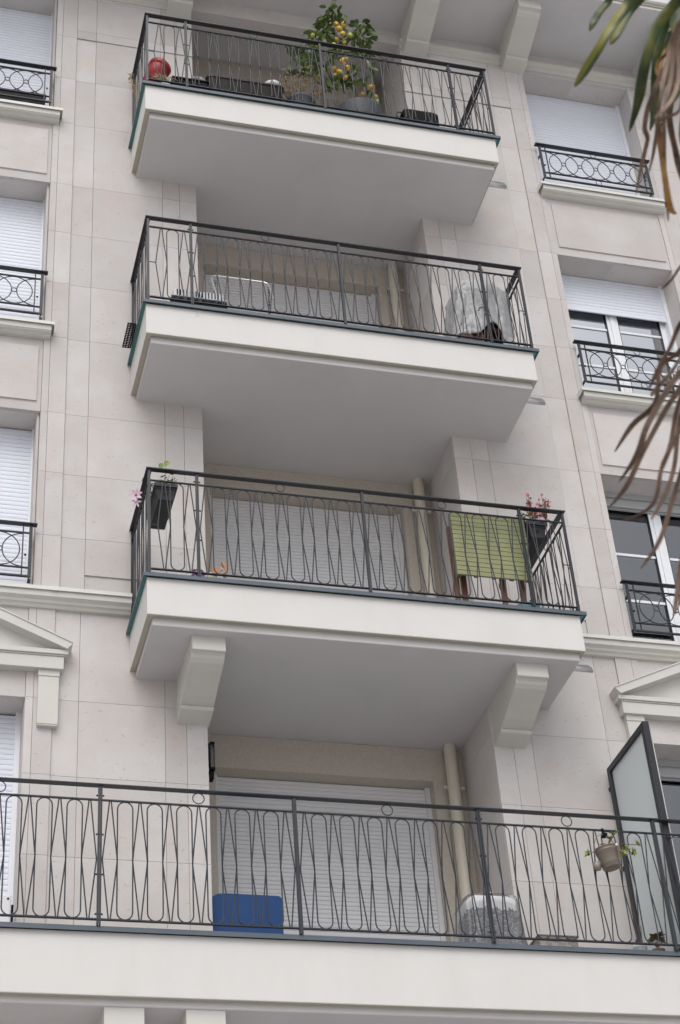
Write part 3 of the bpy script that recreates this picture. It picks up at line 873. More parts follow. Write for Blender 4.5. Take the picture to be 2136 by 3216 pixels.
CL = [(2.064, 4.888), (2.088, 4.8), (1.998, 4.817), (1.927, 4.665), (1.961, 4.647), (2.015, 4.681), (2.088, 4.733), (2.119, 4.675), (1.915, 4.536), (1.945, 4.478), (2.058, 4.494), (1.86, 4.41), (1.753, 4.344), (1.844, 4.302), (1.791, 4.269), (1.928, 4.343), (1.971, 4.406), (2.056, 4.401), (2.107, 4.388), (2.156, 4.466), (1.902, 4.271), (2.054, 4.245), (2.246, 4.515), (2.306, 4.504), (2.356, 4.583), (2.26, 4.348), (2.365, 4.48), (2.43, 4.536), (2.43, 4.417), (2.321, 4.364), (2.378, 4.313), (2.399, 4.253), (2.312, 4.244), (1.67, 4.071), (1.599, 4.003), (1.717, 4.006), (1.655, 3.966), (1.558, 3.866), (1.578, 3.771), (1.516, 3.706), (1.682, 3.846), (1.7, 3.725), (1.766, 3.841), (1.738, 3.948), (1.785, 3.746), (1.898, 3.673), (1.907, 3.564), (1.945, 3.622), (1.99, 3.546), (1.895, 3.499), (1.877, 3.618), (1.808, 3.577), (1.752, 3.613), (2.103, 3.722), (2.087, 3.619), (2.126, 3.578), (2.237, 3.931), (2.222, 3.851), (2.328, 4.004), (2.391, 4.045), (2.227, 4.03), (2.14, 4.009), (2.024, 4.044), (2.106, 4.129), (1.914, 4.184), (2.328, 3.576), (2.415, 3.51), (2.26, 3.573), (1.794, 3.488), (2.091, 3.795), (1.928, 3.881), (1.716, 3.704)]
q = random.Random(3)
lf = MB(); lf2 = MB()
for i, (x, zz) in enumerate(CL):
    yy = -.5 + q.uniform(-.13, .13)
    # twig to the nearest branch point
    tr.tube([(x, yy, zz), (x * .8 + 2.08 * .2, yy * .7 - .15, zz - .07)], .0022, 5)
    for k in range(q.choice((5, 6, 7, 8))):
        d = rdir(q, -.15); tgt = lf2 if (q.random() < .16) else lf
        c = Vector((x, yy, zz)) + rdir(q) * .03
        leafmesh(tgt, c, d, rdir(q, 1.5), q.uniform(.075, .112), q.uniform(.034, .052), .3, .25)
tr.build('trunk', BARK, t)
lf.build('foliage', LEAF, t); lf2.build('young_foliage', LEAF2, t)
LM = [(2.01, 4.504), (2.038, 4.449), (2.025, 4.387), (2.012, 4.314), (2.054, 4.296), (2.092, 4.267), (2.139, 4.324), (1.751, 4.259), (2.052, 3.959), (2.066, 3.915), (1.959, 3.838), (2.01, 3.851), (2.003, 3.798), (2.039, 3.839), (2.086, 3.837), (1.945, 3.697), (1.993, 3.69), (1.794, 3.679), (1.805, 3.657), (1.675, 3.794), (2.036, 3.631), (1.79, 3.437), (1.8, 4.129), (1.951, 4.109), (2.23, 3.514), (2.297, 3.526), (2.36, 3.507), (2.083, 4.48)]
for i, (x, zz) in enumerate(LM):
    fm = MB(); r = .0265 + .004 * math.sin(i * 3.3); d = rdir(q, -1.2); yy = -.60 + .05 * math.sin(i * 2.7)
    M3 = Vector((0, 0, 1)).rotation_difference(d).to_matrix()
    fm.lathe([(.0008, -1.18 * r), (.25 * r, -1.08 * r), (.66 * r, -.8 * r), (.93 * r, -.4 * r), (r, 0), (.93 * r, .42 * r), (.62 * r, .86 * r), (.28 * r, 1.08 * r), (.20 * r, 1.24 * r), (.0008, 1.3 * r)], (x + .02, yy, zz - .08 * .9), 14, M=M3)
    fm.build('lemon', LIME if i in (7, 17, 18, 19, 15, 6) else LEMON, t)

# ---- red pot with straw
t = thing('flower_pot', 'red plastic pot with dry straw in the left corner of the top balcony', 'flower pot', (.19, -.67, T_ - .015))
M3 = Matrix.Rotation(R(22), 3, 'Y') @ Matrix.Rotation(R(2), 3, 'X')
m = MB(); m.lathe([(.0, -.25), (.080, -.25), (.096, -.045), (.096, -.04), (.108, -.040), (.113, 0), (.104, .0), (.094, -.03), (.08, -.04), (.0, -.04)], (.195, -.67, 3.215), 32, M=M3); m.build('pot', RED, t)
m = MB(); m.lathe([(.0, 2.785), (.07, 2.785), (.05, 2.95), (.0, 2.95)], (.175, -.64, 0), 24); m.build('stand', BLACK, t)
m = MB()
for i in range(60):
    a = Vector((.20 + q.gauss(0, .028), -.785 + q.uniform(-.01, .01), 2.88 + abs(q.gauss(0, .02))))
    m.tube([a, a + Vector((q.gauss(0, .03), q.uniform(-.01, .015), q.uniform(.02, .09))), a + Vector((q.gauss(0, .05), q.uniform(-.01, .02), q.uniform(-.02, .03)))], .0014, 4)
m.build('straw', STRAW, t)

# ---- black tray on a box, with a white dish
t = thing('plastic_box', 'low black plastic box with a rim between the red pot and the wicker planter', 'box', (.45, -.70, T_ - .015))
m = MB(); m.cbox(.30, .63, -.78, -.58, T_ - .014, 2.96, .01); m.build('body', BLACK, t)
m = MB(); m.cbox(.285, .645, -.79, -.57, 2.961, 2.980, .006); m.build('rim', BLACK, t)
m = MB(); m.lathe([(.0, 2.981), (.05, 2.981), (.09, 2.995), (.095, 3.0), (.088, 3.012), (.05, 3.028), (.0, 3.03)], (.54, -.71, 0), 28)
tag(m.build('dish', WHITE), 'white dish lying on the low black box', 'dish')

# ---- wicker planter and white pot in it
WK = bpy.data.materials.new('brown_wicker'); WK.use_nodes = True
n = WK.node_tree; b = n.nodes['Principled BSDF']; b.inputs['Roughness'].default_value = .55
tc = n.nodes.new('ShaderNodeTexCoord'); ck = n.nodes.new('ShaderNodeTexChecker'); ck.inputs['Scale'].default_value = 62
mp = n.nodes.new('ShaderNodeMapping'); mp.inputs['Scale'].default_value = (1, .01, 1.3)
ck.inputs[1].default_value = (.038, .030, .028, 1); ck.inputs[2].default_value = (.007, .006, .006, 1); b.inputs['Specular IOR Level'].default_value = .2
bu = n.nodes.new('ShaderNodeBump'); bu.inputs['Strength'].default_value = .8; bu.inputs['Distance'].default_value = .004
n.links.new(tc.outputs['Object'], mp.inputs[0]); n.links.new(mp.outputs[0], ck.inputs[0]); n.links.new(ck.outputs[0], b.inputs['Base Color'])
n.links.new(ck.outputs[1], bu.inputs['Height']); n.links.new(bu.outputs[0], b.inputs['Normal'])
t = thing('wicker_planter', 'long dark wicker planter behind the railing of the top balcony', 'planter', (1.0, -.66, T_ - .015))
def rbox(m, x0, x1, y0, y1, z0, z1, r, n=5, taper=0.0, cap=True):
    """box with rounded vertical corners, optionally narrower at the foot"""
    rings = []
    for zz, tp in ((z0, taper), (z1, 0)):
        P = []
        for cx, cy, a in ((x1 - r - tp, y1 - r - tp, 0), (x0 + r + tp, y1 - r - tp, 90), (x0 + r + tp, y0 + r + tp, 180), (x1 - r - tp, y0 + r + tp, 270)):
            for i in range(n + 1):
                tt = R(a + 90 * i / n); P.append((cx + r * math.cos(tt), cy + r * math.sin(tt), zz))
        rings.append(P)
    k = len(rings[0]); vs = rings[0] + rings[1]
    m.add(vs, [(i, (i + 1) % k, k + (i + 1) % k, k + i) for i in range(k)], None, True)
    if cap: m.add(vs, [tuple(range(k - 1, -1, -1)), tuple(range(k, 2 * k))])
m = MB(); rbox(m, .63, 1.38, -.765, -.50, T_ - .014, 3.085, .05, taper=.02); m.build('body', WK, t)
m = MB(); rbox(m, .622, 1.388, -.773, -.492, 3.086, 3.108, .055); m.build('rim', mat('wicker_rim', (.014, .012, .012), .6), t)
m = MB(); m.lathe([(.0, 3.109), (.065, 3.109), (.085, 3.19), (.095, 3.195), (.094, 3.235), (.082, 3.25), (.0, 3.262)], (1.30, -.63, 0), 28)
tag(m.build('bowl', WHITE), 'white upturned bowl on the right end of the wicker planter', 'bowl')

# ---- dried plant
t = thing('dried_plant', 'dried brown plant in a round black pot left of the lemon tree', 'potted plant', (1.57, -.62, T_ - .015))
m = MB(); m.lathe([(.0, 2.786), (.09, 2.786), (.13, 2.90), (.142, 3.03), (.148, 3.035), (.148, 3.062), (.136, 3.066), (.13, 3.03), (.0, 3.03)], (1.57, -.62, 0), 32); m.build('pot', GPOT, t)
m = MB(); mb = MB()
for i in range(46):
    a = Vector((1.55 + q.gauss(0, .035), -.62 + q.gauss(0, .03), 3.03)); pts = [a]
    d = Vector((q.gauss(0, .45), q.gauss(0, .3), 1)).normalized()
    for k in range(5):
        a = a + d * q.uniform(.05, .085); d = (d + rdir(q) * .3).normalized(); pts.append(a)
        if k > 1:
            for _ in range(4):
                e = rdir(q, .3); m.tube([a, a + e * .03], .0012, 4); mb.ball(a + e * .032, q.uniform(.004, .008), 6)
    m.tube(pts, .0022, 5)
m.cur = 1; m.add(mb.v, mb.f, None, True); m.build('twig', [DRY, mat('seed_head', (.42, .31, .21), .9)], t)

# ---- black basket
t = thing('plastic_basket', 'black plastic basket with a loop handle at the right of the top balcony', 'basket', (2.78, -.60, T_ - .015))
m = MB(); m.cbox(2.590, 2.975, -.70, -.46, 2.94, 3.185, .055); m.cbox(2.66, 2.92, -.66, -.50, T_ - .014, 2.97, .02); m.build('body', BLACK, t)
m = MB(); m.tube([(2.62, -.66, 3.10), (2.57, -.67, 3.115), (2.54, -.675, 3.10), (2.525, -.675, 3.05), (2.53, -.67, 2.98)], .007, 8); m.build('handle', IRON2, t)
m = MB()
for i in range(9):
    a = (2.87 + q.gauss(0, .02), -.6, 3.15); m.tube([a, (a[0] + q.gauss(0, .02), -.6, 3.15 + q.uniform(.04, .12))], .0012, 4)
m.build('twig', DRY, t)

# ---- dry grass hanging outside the left end of the top railing
t = thing('dry_grass', 'wisp of dry grass hanging outside the left end of the top balcony', 'dry plant', (-.01, -.42, T_))
m = MB()
for i in range(12):
    a = Vector((.03, -.42 + q.gauss(0, .02), 3.0)); pts = [a, a + Vector((-.05, .0, .16)), a + Vector((-.075 + q.gauss(0, .01), 0, .30 + q.gauss(0, .04)))]
    m.tube(pts, .0012, 4)
    for _ in range(5): leafmesh(m, pts[q.choice((1, 2))], rdir(q), (0, 0, 1), .03, .006)
m.build('blade', STRAW, t)

# ================================================================ second balcony
t = thing('storage_crate', 'pale grey slotted plastic crate on a black base at the left of the second balcony', 'crate', (.49, -.60, -.015))
GR = mat('pale_plastic', (.58, .60, .63), .45)
m = MB(); m.cbox(.255, .745, -.752, -.46, -.014, .158, .03); m.build('base', BLACK, t)
m = MB(); m.cbox(.275, .72, -.735, -.475, .160, .262, .022); m.cbox(.257, .74, -.748, -.465, .159, .170, .005); m.build('lid', GR, t)
m = MB()
for i in range(15):
    x = .305 + i * .0272
    if i in (4,): continue
    m.box(x, x + .010, -.7375, -.7345, .182, .246)
m.build('slot', BLACK, t)
t = thing('drying_rack', 'folding metal drying rack with a wire grid leaning behind the pale crate', 'drying rack', (.98, -.42, -.015))
def rk(u, v):  # u along x 0..1, v up 0..1
    return (.715 + .525 * u, -.57 + .32 * v, .27 + .685 * v)
m = MB(); P = []
for (u, v) in ((0, -.4), (0, .2), (0, .9), (.025, .97), (.08, 1.0), (.5, 1.0), (.92, 1.0), (.975, .97), (1, .9), (1, .2), (1, -.4)): P.append(rk(u, v))
m.tube(P, .0095, 10); m.build('frame', ALU, t)
m = MB()
for i in range(1, 14): m.tube([rk(i / 14, -.25), rk(i / 14, .985)], .0016, 5)
for i in range(0, 13): m.tube([rk(0, -.2 + i * .1), rk(1, -.2 + i * .1)], .0016, 5)
m.build('wire_grid', ALU, t)
m = MB()
for u in (.04, .985):
    a = rk(u, .84); m.tube([a, (a[0], a[1] + .03, .40), (a[0], a[1] + .16, -.01)], .009, 8)
m.build('leg', IRON2, t)

# tarpaulin over stacked garden chairs
TARP = mat('tarpaulin', (.40, .40, .41), .36, noise=(5, .06), bump=(14, .9), spec=.5)
t = thing('covered_chairs', 'wooden garden chairs bundled under a light grey tarpaulin at the right of the second balcony', 'covered furniture', (3.14, -.45, -.015))
m = MB(); NA = 96; NL = 30; vs = []
for j in range(NL + 1):
    v = j / NL
    for i in range(NA):
        a = 2 * math.pi * i / NA
        ca, sa = math.cos(a), math.sin(a)
        ex = 2 / 2.7
        cx_ = math.copysign(abs(ca) ** ex, ca); cy_ = math.copysign(abs(sa) ** ex, sa)
        # profile from hem (v=0) to crown (v=1)
        if v < .62:
            h = v / .62; rr = 1.0 - .17 * h; zz = .80 * h
        else:
            h = (v - .62) / .38; rr = .83 * math.cos(h * math.pi / 2) ** .62; zz = .80 + .225 * math.sin(h * math.pi / 2)
        fold = .045 * math.sin(a * 7 + 2.2 * math.sin(v * 5)) + .028 * math.sin(a * 13 - v * 7) + .016 * math.sin(a * 23 + v * 15)
        rr *= 1 + fold * (1 - .55 * v)
        hem = .0
        # the hem is rucked up at the front, wood shows under it
        fa = math.atan2(math.sin(a - R(268)), math.cos(a - R(268)))
        hem = .37 * math.exp(-((fa - .12) / .30) ** 2) + .235 * math.exp(-((fa + .62) / .42) ** 4)
        zz = hem + (1.025 - hem) * (zz / 1.025) if v < .999 else zz
        zz += .02 * math.sin(3 * a + 1) * v * (1 - v) * 4
        lean = .08 * (zz - .3)
        vs.append((3.13 + lean + .325 * rr * cx_, -.44 + .265 * rr * cy_, zz - .005))
fs = [(j * NA + i, j * NA + (i + 1) % NA, (j + 1) * NA + (i + 1) % NA, (j + 1) * NA + i) for j in range(NL) for i in range(NA)]
m.add(vs, fs, None, True); o = m.build('tarpaulin', TARP, t)
so = o.modifiers.new('thick', 'SOLIDIFY'); so.thickness = .003
tx = bpy.data.textures.new('wrinkle', 'CLOUDS'); tx.noise_scale = .085; tx.noise_depth = 1
dm = o.modifiers.new('wrinkles', 'DISPLACE'); dm.texture = tx; dm.strength = .06; dm.mid_level = .5; dm.texture_coords = 'LOCAL'
m = MB()
for i in range(7): m.cbox(2.93 + i * .062, 2.98 + i * .062, -.62, -.25, .34 + .012 * math.sin(i), .36 + .012 * math.sin(i), .004)
m.prism([(2.85, .10), (2.86, .19), (2.92, .235), (3.00, .25), (3.09, .245), (3.09, .10)], 1, -.665, -.645); m.prism([(3.105, .02), (3.135, .40), (3.165, .41), (3.150, .02)], 1, -.66, -.63)
m.prism([(3.16, .36), (3.17, .405), (3.30, .30), (3.34, .18), (3.31, .17), (3.27, .27)], 1, -.655, -.63)
m.build('seat', WOOD, t)
m = MB()
for x, y in ((2.92, -.62), (3.33, -.62), (2.92, -.28), (3.33, -.28)): m.cbox(x - .022, x + .022, y - .022, y + .022, -.014, .38, .004)
m.build('leg', WOOD, t)
m = MB(); m.tube([(3.06, -.70, .50), (3.075, -.705, .535), (3.11, -.71, .545), (3.15, -.705, .54)], .0035, 6); m.build('cord', BLACK, t)

# perforated strip clipped outside the left end of the second balcony
t = thing('perforated_ledge', 'black perforated plastic strip clipped outside the left end of the second balcony', 'plastic strip', (-.035, -.33, .0))
m = MB()
for y in [-.50 + .0215 * i for i in range(15)]: m.box(-.068, -.004, y, y + .008, .002, .010)
for x in (-.076, -.051, -.027, -.010): m.box(x, x + .009, -.50, -.191, .0015, .0105)
m.build('grid', BLACK, t)

# ================================================================ third balcony
def petal_flower(m, c, nrm, r, k=5, w=.55):
    nrm = Vector(nrm).normalized(); a = nrm.orthogonal().normalized(); b2 = nrm.cross(a)
    for i in range(k):
        th = 2 * math.pi * i / k; d = a * math.cos(th) + b2 * math.sin(th) + nrm * .25
        leafmesh(m, c, d, nrm, r, r * w, .15, .1)
def planter(sx, xo, label, flowers):
    """deep tapered box hooked inside the side railing; sx=+1 for the left one"""
    z = -1.915
    t = thing('railing_planter', label, 'planter', (xo, -.58, z - .15))
    X = lambda u: xo + sx * u      # u=0 next to the railing
    def fr_(u0, u1, y0, y1, zz): return [(X(u0), y0, zz), (X(u1), y0, zz), (X(u1), y1, zz), (X(u0), y1, zz)]
    m = MB()
    levels = [fr_(.0, .175, -.778, -.355, z), fr_(.006, .168, -.772, -.361, z - .045), fr_(.012, .162, -.766, -.367, z - .050), fr_(.028, .148, -.760, -.375, z - .140), fr_(.034, .142, -.755, -.380, z - .148)]
    vs = sum(levels, [])
    m.add(vs, [(4 * i + j, 4 * i + (j + 1) % 4, 4 * i + 4 + (j + 1) % 4, 4 * i + 4 + j) for i in range(4) for j in range(4)] + [(16, 17, 18, 19)])
    m.build('box', mat('anthracite_plastic', (.014, .015, .019), .5), t, bevel=.003)
    m = MB(); 
    for a, b, c_, d in ((-.003, .179, -.782, -.775), (-.003, .179, -.358, -.351)): m.box(X(a), X(b), c_, d, z - .028, z + .004)
    m.box(X(-.003), X(.004), -.775, -.358, z - .028, z + .004); m.box(X(.172), X(.179), -.775, -.358, z - .028, z + .004)
    m.build('rim', MATS['anthracite_plastic'], t)
    m = MB(); m.tube(ring_pts(X(.09), -.771, z - .09, .013, 12), .002, 5, closed=True); m.build('emblem', BLACK, t)
    m = MB()
    for y in (-.68, -.46): m.tube([(X(.01), y, z - .07), (X(-.012), y, z - .02), (X(-.02), y, -1.803), (X(-.075), y, -1.800), (X(-.085), y, -1.835)], .0035, 6)
    m.build('hook', IRON, t)
    m = MB(); m.box(X(.0075), X(.167), -.769, -.363, z - .035, z - .012); m.build('soil', SOIL, t)
    return t, X, z
t, X, z = planter(1, .098, 'dark hanging planter with mixed greenery inside the left end of the third balcony', 0)
lf = MB(); st = MB(); fl_ = MB()
for i in range(38):
    b0 = Vector((X(q.uniform(.01, .17)), q.uniform(-.77, -.40), z - .01)); L_e = q.uniform(.05, .16)
    d = Vector((q.gauss(.1, .3), q.gauss(-.1, .3), 1)).normalized(); e = b0 + d * L_e; st.tube([b0, e], .0016, 4)
    for k in range(5): leafmesh(lf, b0 + d * L_e * q.uniform(.2, 1), rdir(q, .2), (0, 0, 1), q.uniform(.02, .045), q.uniform(.012, .022))
for c_ in ((.145, -.76, z + .16), (.19, -.75, z + .20)): leafmesh(lf, c_, (.3, 0, 1), (0, -1, 0), .07, .05)
for i in range(16):
    fl_.ball((X(q.uniform(.02, .16)), q.uniform(-.77, -.70), z + q.uniform(.01, .12)), q.uniform(.004, .009), 6)
st.tube([(.10, -.60, z), (.03, -.60, z + .02), (-.012, -.59, z - .0)], .002, 5)
st.build('stem', LEAF, t); lf.build('foliage', LEAF2, t); fl_.build('bud', mat('cream_bud', (.55, .45, .32), .7), t)
f = MB(); petal_flower(f, Vector((-.018, -.586, -1.905)), (-.5, -1, -.2), .062, 7, .42); petal_flower(f, Vector((-.012, -.575, -1.965)), (-.4, -1, -.5), .045, 5, .4)
f.build('pale_flower', PALE, t)
f = MB(); f.ball((-.02, -.592, -1.907), .008, 8); f.build('flower_centre', RED, t)
t, X, z = planter(-1, 3.335, 'dark hanging planter with pink flowers inside the right end of the third balcony', 1)
lf = MB(); st = MB(); fp = MB(); fw = MB()
sp = [((3.20, -.74), (3.215, 3.225), .34), ((3.23, -.73), (3.24, 3.25), .28), ((3.29, -.74), (3.34, 3.36), .29), ((3.30, -.72), (3.41, 3.40), .32), ((3.25, -.74), (3.27, 3.30), .17), ((3.18, -.70), (3.15, 3.18), .12), ((3.31, -.74), (3.35, 3.37), .12)]
for (bx, by), (tx_, _), hh in sp:
    fp = MB()
    for r_ in range(3):
        b0 = Vector((bx + q.gauss(0, .012), by + q.gauss(0, .012), z - .01)); e = Vector((tx_ + q.gauss(0, .012), by + q.gauss(0, .02), z + hh * q.uniform(.75, 1)))
        mid = (b0 + e) / 2 + Vector((q.gauss(0, .01), 0, 0)); st.tube([b0, mid, e], .0018, 5)
        for k in range(9):
            c_ = b0.lerp(e, q.uniform(.1, .95)) + rdir(q) * .008; leafmesh(lf, c_, rdir(q, .2), (0, 0, 1), q.uniform(.018, .034), q.uniform(.010, .018))
        for k in range(5):
            c_ = b0.lerp(e, q.uniform(.45, 1.0)) + rdir(q) * .02; petal_flower(fw if (tx_ > 3.43 and c_.z > z + .26) else fp, c_, rdir(q, -.1) + Vector((0, -1, 0)), q.uniform(.012, .019), 5, .75)
    fp.build('pink_flower', PINK, t)
for i in range(60):
    c_ = Vector((X(q.uniform(.0, .18)), q.uniform(-.79, -.40), z + q.uniform(.0, .10))); leafmesh(lf, c_, rdir(q, .3), (0, 0, 1), q.uniform(.02, .04), q.uniform(.012, .02))
for i in range(7): petal_flower(fw, Vector((X(q.uniform(.0, .06)), -.785, z + q.uniform(.0, .05))), (0, -1, 0), .016, 5, .75)
st.build('stem', LEAF, t); lf.build('foliage', LEAF2, t); fw.build('pale_flower', PALE, t)

# green slatted folding table
GREEN = mat('green_lacquer', (.285, .30, .15), .42, noise=(4, .05), spec=.5)
t = thing('folding_table', 'folded green slatted table standing on brown wooden legs on the third balcony', 'folding table', (2.83, -.68, L_ - .015))
m = MB(); x0, x1, zt, zb, y = 2.517, 3.150, -1.872, -2.492, -.727
k = 14; pitch = (zt - zb) / k
for i in range(k): m.cbox(x0, x1, y - .018, y, zb + i * pitch + .0032, zb + (i + 1) * pitch - .0005, .0022)
m.build('tabletop', GREEN, t)
m = MB()
for xa in (2.55, 2.68, 2.83, 2.98, 3.11): m.box(xa - .018, xa + .018, y + .001, y + .024, zb + .01, zt - .01)
m.box(x0 + .004, x0 + .03, y + .0015, y + .040, zb + .004, zt - .004)
m.build('batten', mat('green_shade', (.19, .20, .10), .5), t)
m = MB()
for i, (xa, yy) in enumerate(((2.535, -.64), (2.612, -.60), (2.93, -.64), (3.09, -.64))):
    g_ = MB(); g_.prism([(xa - .020, L_ - .014), (xa + .016, L_ - .014), (xa + .030, -1.95), (xa - .026, -1.95)], 1, yy - .014, yy + .014); g_.build('leg', WOOD, t, bevel=.003)
m.cbox(2.60, 3.20, -.41, -.385, -2.62, -2.58, .003) if False else None
m.tube([(2.88, -.68, -2.50), (2.875, -.69, -2.55), (2.89, -.69, -2.58)], .004, 6); m.build('latch', IRON, t)

# small things by the rail
t = thing('toy_elephant', 'small grey and orange wooden toy standing by the left of the third balcony railing', 'toy', (.64, -.60, L_ - .015))
m = MB(); OR = mat('plywood_orange', (.52, .27, .13), .6)
prof = [(.60 + .038 * math.cos(R(a)), -2.585 + .038 * math.sin(R(a))) for a in range(0, 360, 20)]
m.prism(prof, 1, -.615, -.595)
prof = [(.672, -2.63), (.688, -2.60), (.694, -2.56), (.684, -2.53), (.672, -2.515), (.668, -2.492), (.640, -2.492), (.648, -2.52), (.664, -2.55), (.662, -2.59), (.650, -2.63)]
m.prism(prof, 1, -.62, -.59); m.build('ear', OR, t)
m = MB(); prof = [(.598, -2.785), (.603, -2.60), (.618, -2.565), (.640, -2.54), (.662, -2.545), (.672, -2.58), (.676, -2.785)]
m.prism(prof, 1, -.61, -.585); m.build('body', mat('toy_grey', (.42, .41, .43), .6), t)
m = MB(); m.ball((.644, -.612, -2.572), .005, 8); m.build('eye', BLACK, t)
t = thing('flower_bunch', 'small purple flower bunch in a pot at the left post of the third balcony', 'flowers', (.45, -.60, L_ - .015))
m = MB(); m.lathe([(.0, L_ - .014), (.03, L_ - .014), (.04, -2.68), (.0, -2.68)], (.45, -.60, 0), 16); m.build('pot', GPOT, t)
m = MB()
for i in range(22): petal_flower(m, Vector((.45 + q.gauss(0, .024), -.61 + q.gauss(0, .015), -2.625 + q.gauss(0, .014))), rdir(q) + Vector((0, -1, 0)), .018, 5, .7)
m.build('purple_flower', mat('purple_petal', (.28, .07, .30), .6, noise=(40, .3)), t)
t = thing('toy_cube', 'tiny white and green cube between the purple flowers and the wooden toy', 'cube', (.55, -.60, L_ - .015))
m = MB(); m.cbox(.532, .566, -.615, -.585, -2.625, -2.60, .003); m.build('white_half', WHITE, t)
m = MB(); m.cbox(.530, .568, -.617, -.583, L_ - .014, -2.626, .004); m.build('green_half', mat('pale_green', (.45, .55, .28), .6), t)
t = thing('blue_tray', 'flat blue plastic tray on the floor under the right planter', 'tray', (3.08, -.68, L_ - .015))
m = MB(); m.lathe([(.0, .0), (.085, .0), (.10, .012), (.0985, .10), (.092, .105), (.085, .10), (.0, .02)], (3.09, -.67, L_ - .014), 28, sx=1.1); m.build('tray', mat('petrol_plastic', (.04, .16, .22), .45), t)

# ================================================================ long balcony
BLUE = mat('blue_plastic', (.009, .052, .175), .45, noise=(5, .06), spec=.28)
t = thing('blue_cabinet', 'bright blue plastic cabinet with rounded top at the left of the bottom loggia', 'cabinet', (.91, .27, B_ - .015))
m = MB(); r = .10; P = []
x0, x1, zt = .640, 1.163, -4.915
P = [(x0, B_ - .014), (x1, B_ - .014)]
for i in range(7): a = R(90 * i / 6); P.append((x1 - .03 + .03 * math.cos(a), zt - .03 + .03 * math.sin(a)))
for i in range(9): a = R(90 + 90 * i / 8); P.append((x0 + r + r * math.cos(a), zt - .055 + (.055) * math.sin(a)))
m.prism(P, 1, .10, .46)
m.build('body', BLUE, t, bevel=.03)


# table under plastic
def drape(cx, cy, hx, hy, zt, zb, flare, seed, nf=9, amp=.02, NA=88, NL=18, sq=3.6):
    q_ = random.Random(seed); ph = [q_.uniform(0, 6.28) for _ in range(4)]
    m = MB(); vs = []
    for j in range(NL + 1):
        v = j / NL
        for i in range(NA):
            a = 2 * math.pi * i / NA; ca, sa = math.cos(a), math.sin(a); ex = 2 / sq
            x = math.copysign(abs(ca) ** ex, ca); y = math.copysign(abs(sa) ** ex, sa)
            if v < .75:
                h = v / .75; k = 1 + flare * (1 - h); zz = zb + (zt - .012 - zb) * h
                f = amp * (1 - h * .8) * (math.sin(nf * a + ph[0]) + .6 * math.sin((nf * 2 + 1) * a + ph[1] + h * 2) + .35 * math.sin((nf * 4 + 1) * a + ph[2]))
            else:
                h = (v - .75) / .25; k = 1 - h * h; zz = zt - .012 * (1 - h) ** 2; f = 0
                k = 1 - h
            vs.append((cx + (hx * k + f) * x, cy + (hy * k + f) * y, zz))
    m.add(vs, [(j * NA + i, j * NA + (i + 1) % NA, (j + 1) * NA + (i + 1) % NA, (j + 1) * NA + i) for j in range(NL) for i in range(NA)], None, True)
    return m
CLO = bpy.data.materials.new('printed_cloth'); CLO.use_nodes = True
n = CLO.node_tree; b = n.nodes['Principled BSDF']; b.inputs['Roughness'].default_value = .8
tc = n.nodes.new('ShaderNodeTexCoord'); no = n.nodes.new('ShaderNodeTexNoise'); no.inputs['Scale'].default_value = 17; no.inputs['Detail'].default_value = 4; no.inputs['Distortion'].default_value = 3.0
rp = n.nodes.new('ShaderNodeValToRGB'); e = rp.color_ramp.elements
e[0].position = .40; e[0].color = (.03, .03, .04, 1); e[1].position = .46; e[1].color = (.12, .12, .14, 1)
for p, c_ in ((.50, (.17, .17, .19)), (.53, (.03, .03, .035)), (.57, (.26, .26, .28))): w_ = e.new(p); w_.color = (*c_, 1)
sx_ = n.nodes.new('ShaderNodeSeparateXYZ'); n.links.new(tc.outputs['Object'], sx_.inputs[0])
n2 = n.nodes.new('ShaderNodeTexNoise'); n2.inputs['Scale'].default_value = 14
md = n.nodes.new('ShaderNodeMath'); md.operation = 'MULTIPLY_ADD'; md.inputs[1].default_value = .10
n.links.new(n2.outputs[0], md.inputs[0]); n.links.new(sx_.outputs[2], md.inputs[2])
mr2 = n.nodes.new('ShaderNodeMapRange'); mr2.inputs['From Min'].default_value = -5.118; mr2.inputs['From Max'].default_value = -5.112
n.links.new(md.outputs[0], mr2.inputs['Value'])
mi_ = n.nodes.new('ShaderNodeMix'); mi_.data_type = 'RGBA'; mi_.inputs[7].default_value = (.80, .80, .82, 1)
n.links.new(tc.outputs['Object'], no.inputs[0]); n.links.new(no.outputs[0], rp.inputs[0]); n.links.new(rp.outputs[0], mi_.inputs[6]); n.links.new(mr2.outputs[0], mi_.inputs[0])
n.links.new(mi_.outputs[2], b.inputs['Base Color'])
FILM = bpy.data.materials.new('clear_plastic_sheet'); FILM.use_nodes = True
n = FILM.node_tree; n.nodes.clear(); o_ = n.nodes.new('ShaderNodeOutputMaterial'); m1 = n.nodes.new('ShaderNodeMixShader'); m2 = n.nodes.new('ShaderNodeMixShader')
tp = n.nodes.new('ShaderNodeBsdfTransparent'); gl = n.nodes.new('ShaderNodeBsdfGlossy'); gl.inputs['Roughness'].default_value = .12; df = n.nodes.new('ShaderNodeBsdfDiffuse'); df.inputs[0].default_value = (.86, .86, .89, 1)
lw_ = n.nodes.new('ShaderNodeLayerWeight'); lw_.inputs[0].default_value = .26
m1.inputs[0].default_value = .18; n.links.new(tp.outputs[0], m1.inputs[1]); n.links.new(df.outputs[0], m1.inputs[2])
n.links.new(lw_.outputs['Fresnel'], m2.inputs[0]); n.links.new(m1.outputs[0], m2.inputs[1]); n.links.new(gl.outputs[0], m2.inputs[2]); n.links.new(m2.outputs[0], o_.inputs[0])
t = thing('side_table', 'small square table under a black and white printed cloth near the drainpipe', 'table', (2.60, -.20, B_ - .015))
m = MB(); m.cbox(2.46, 2.755, -.35, -.07, -5.075, -5.05, .004); m.build('tabletop', WOOD, t)
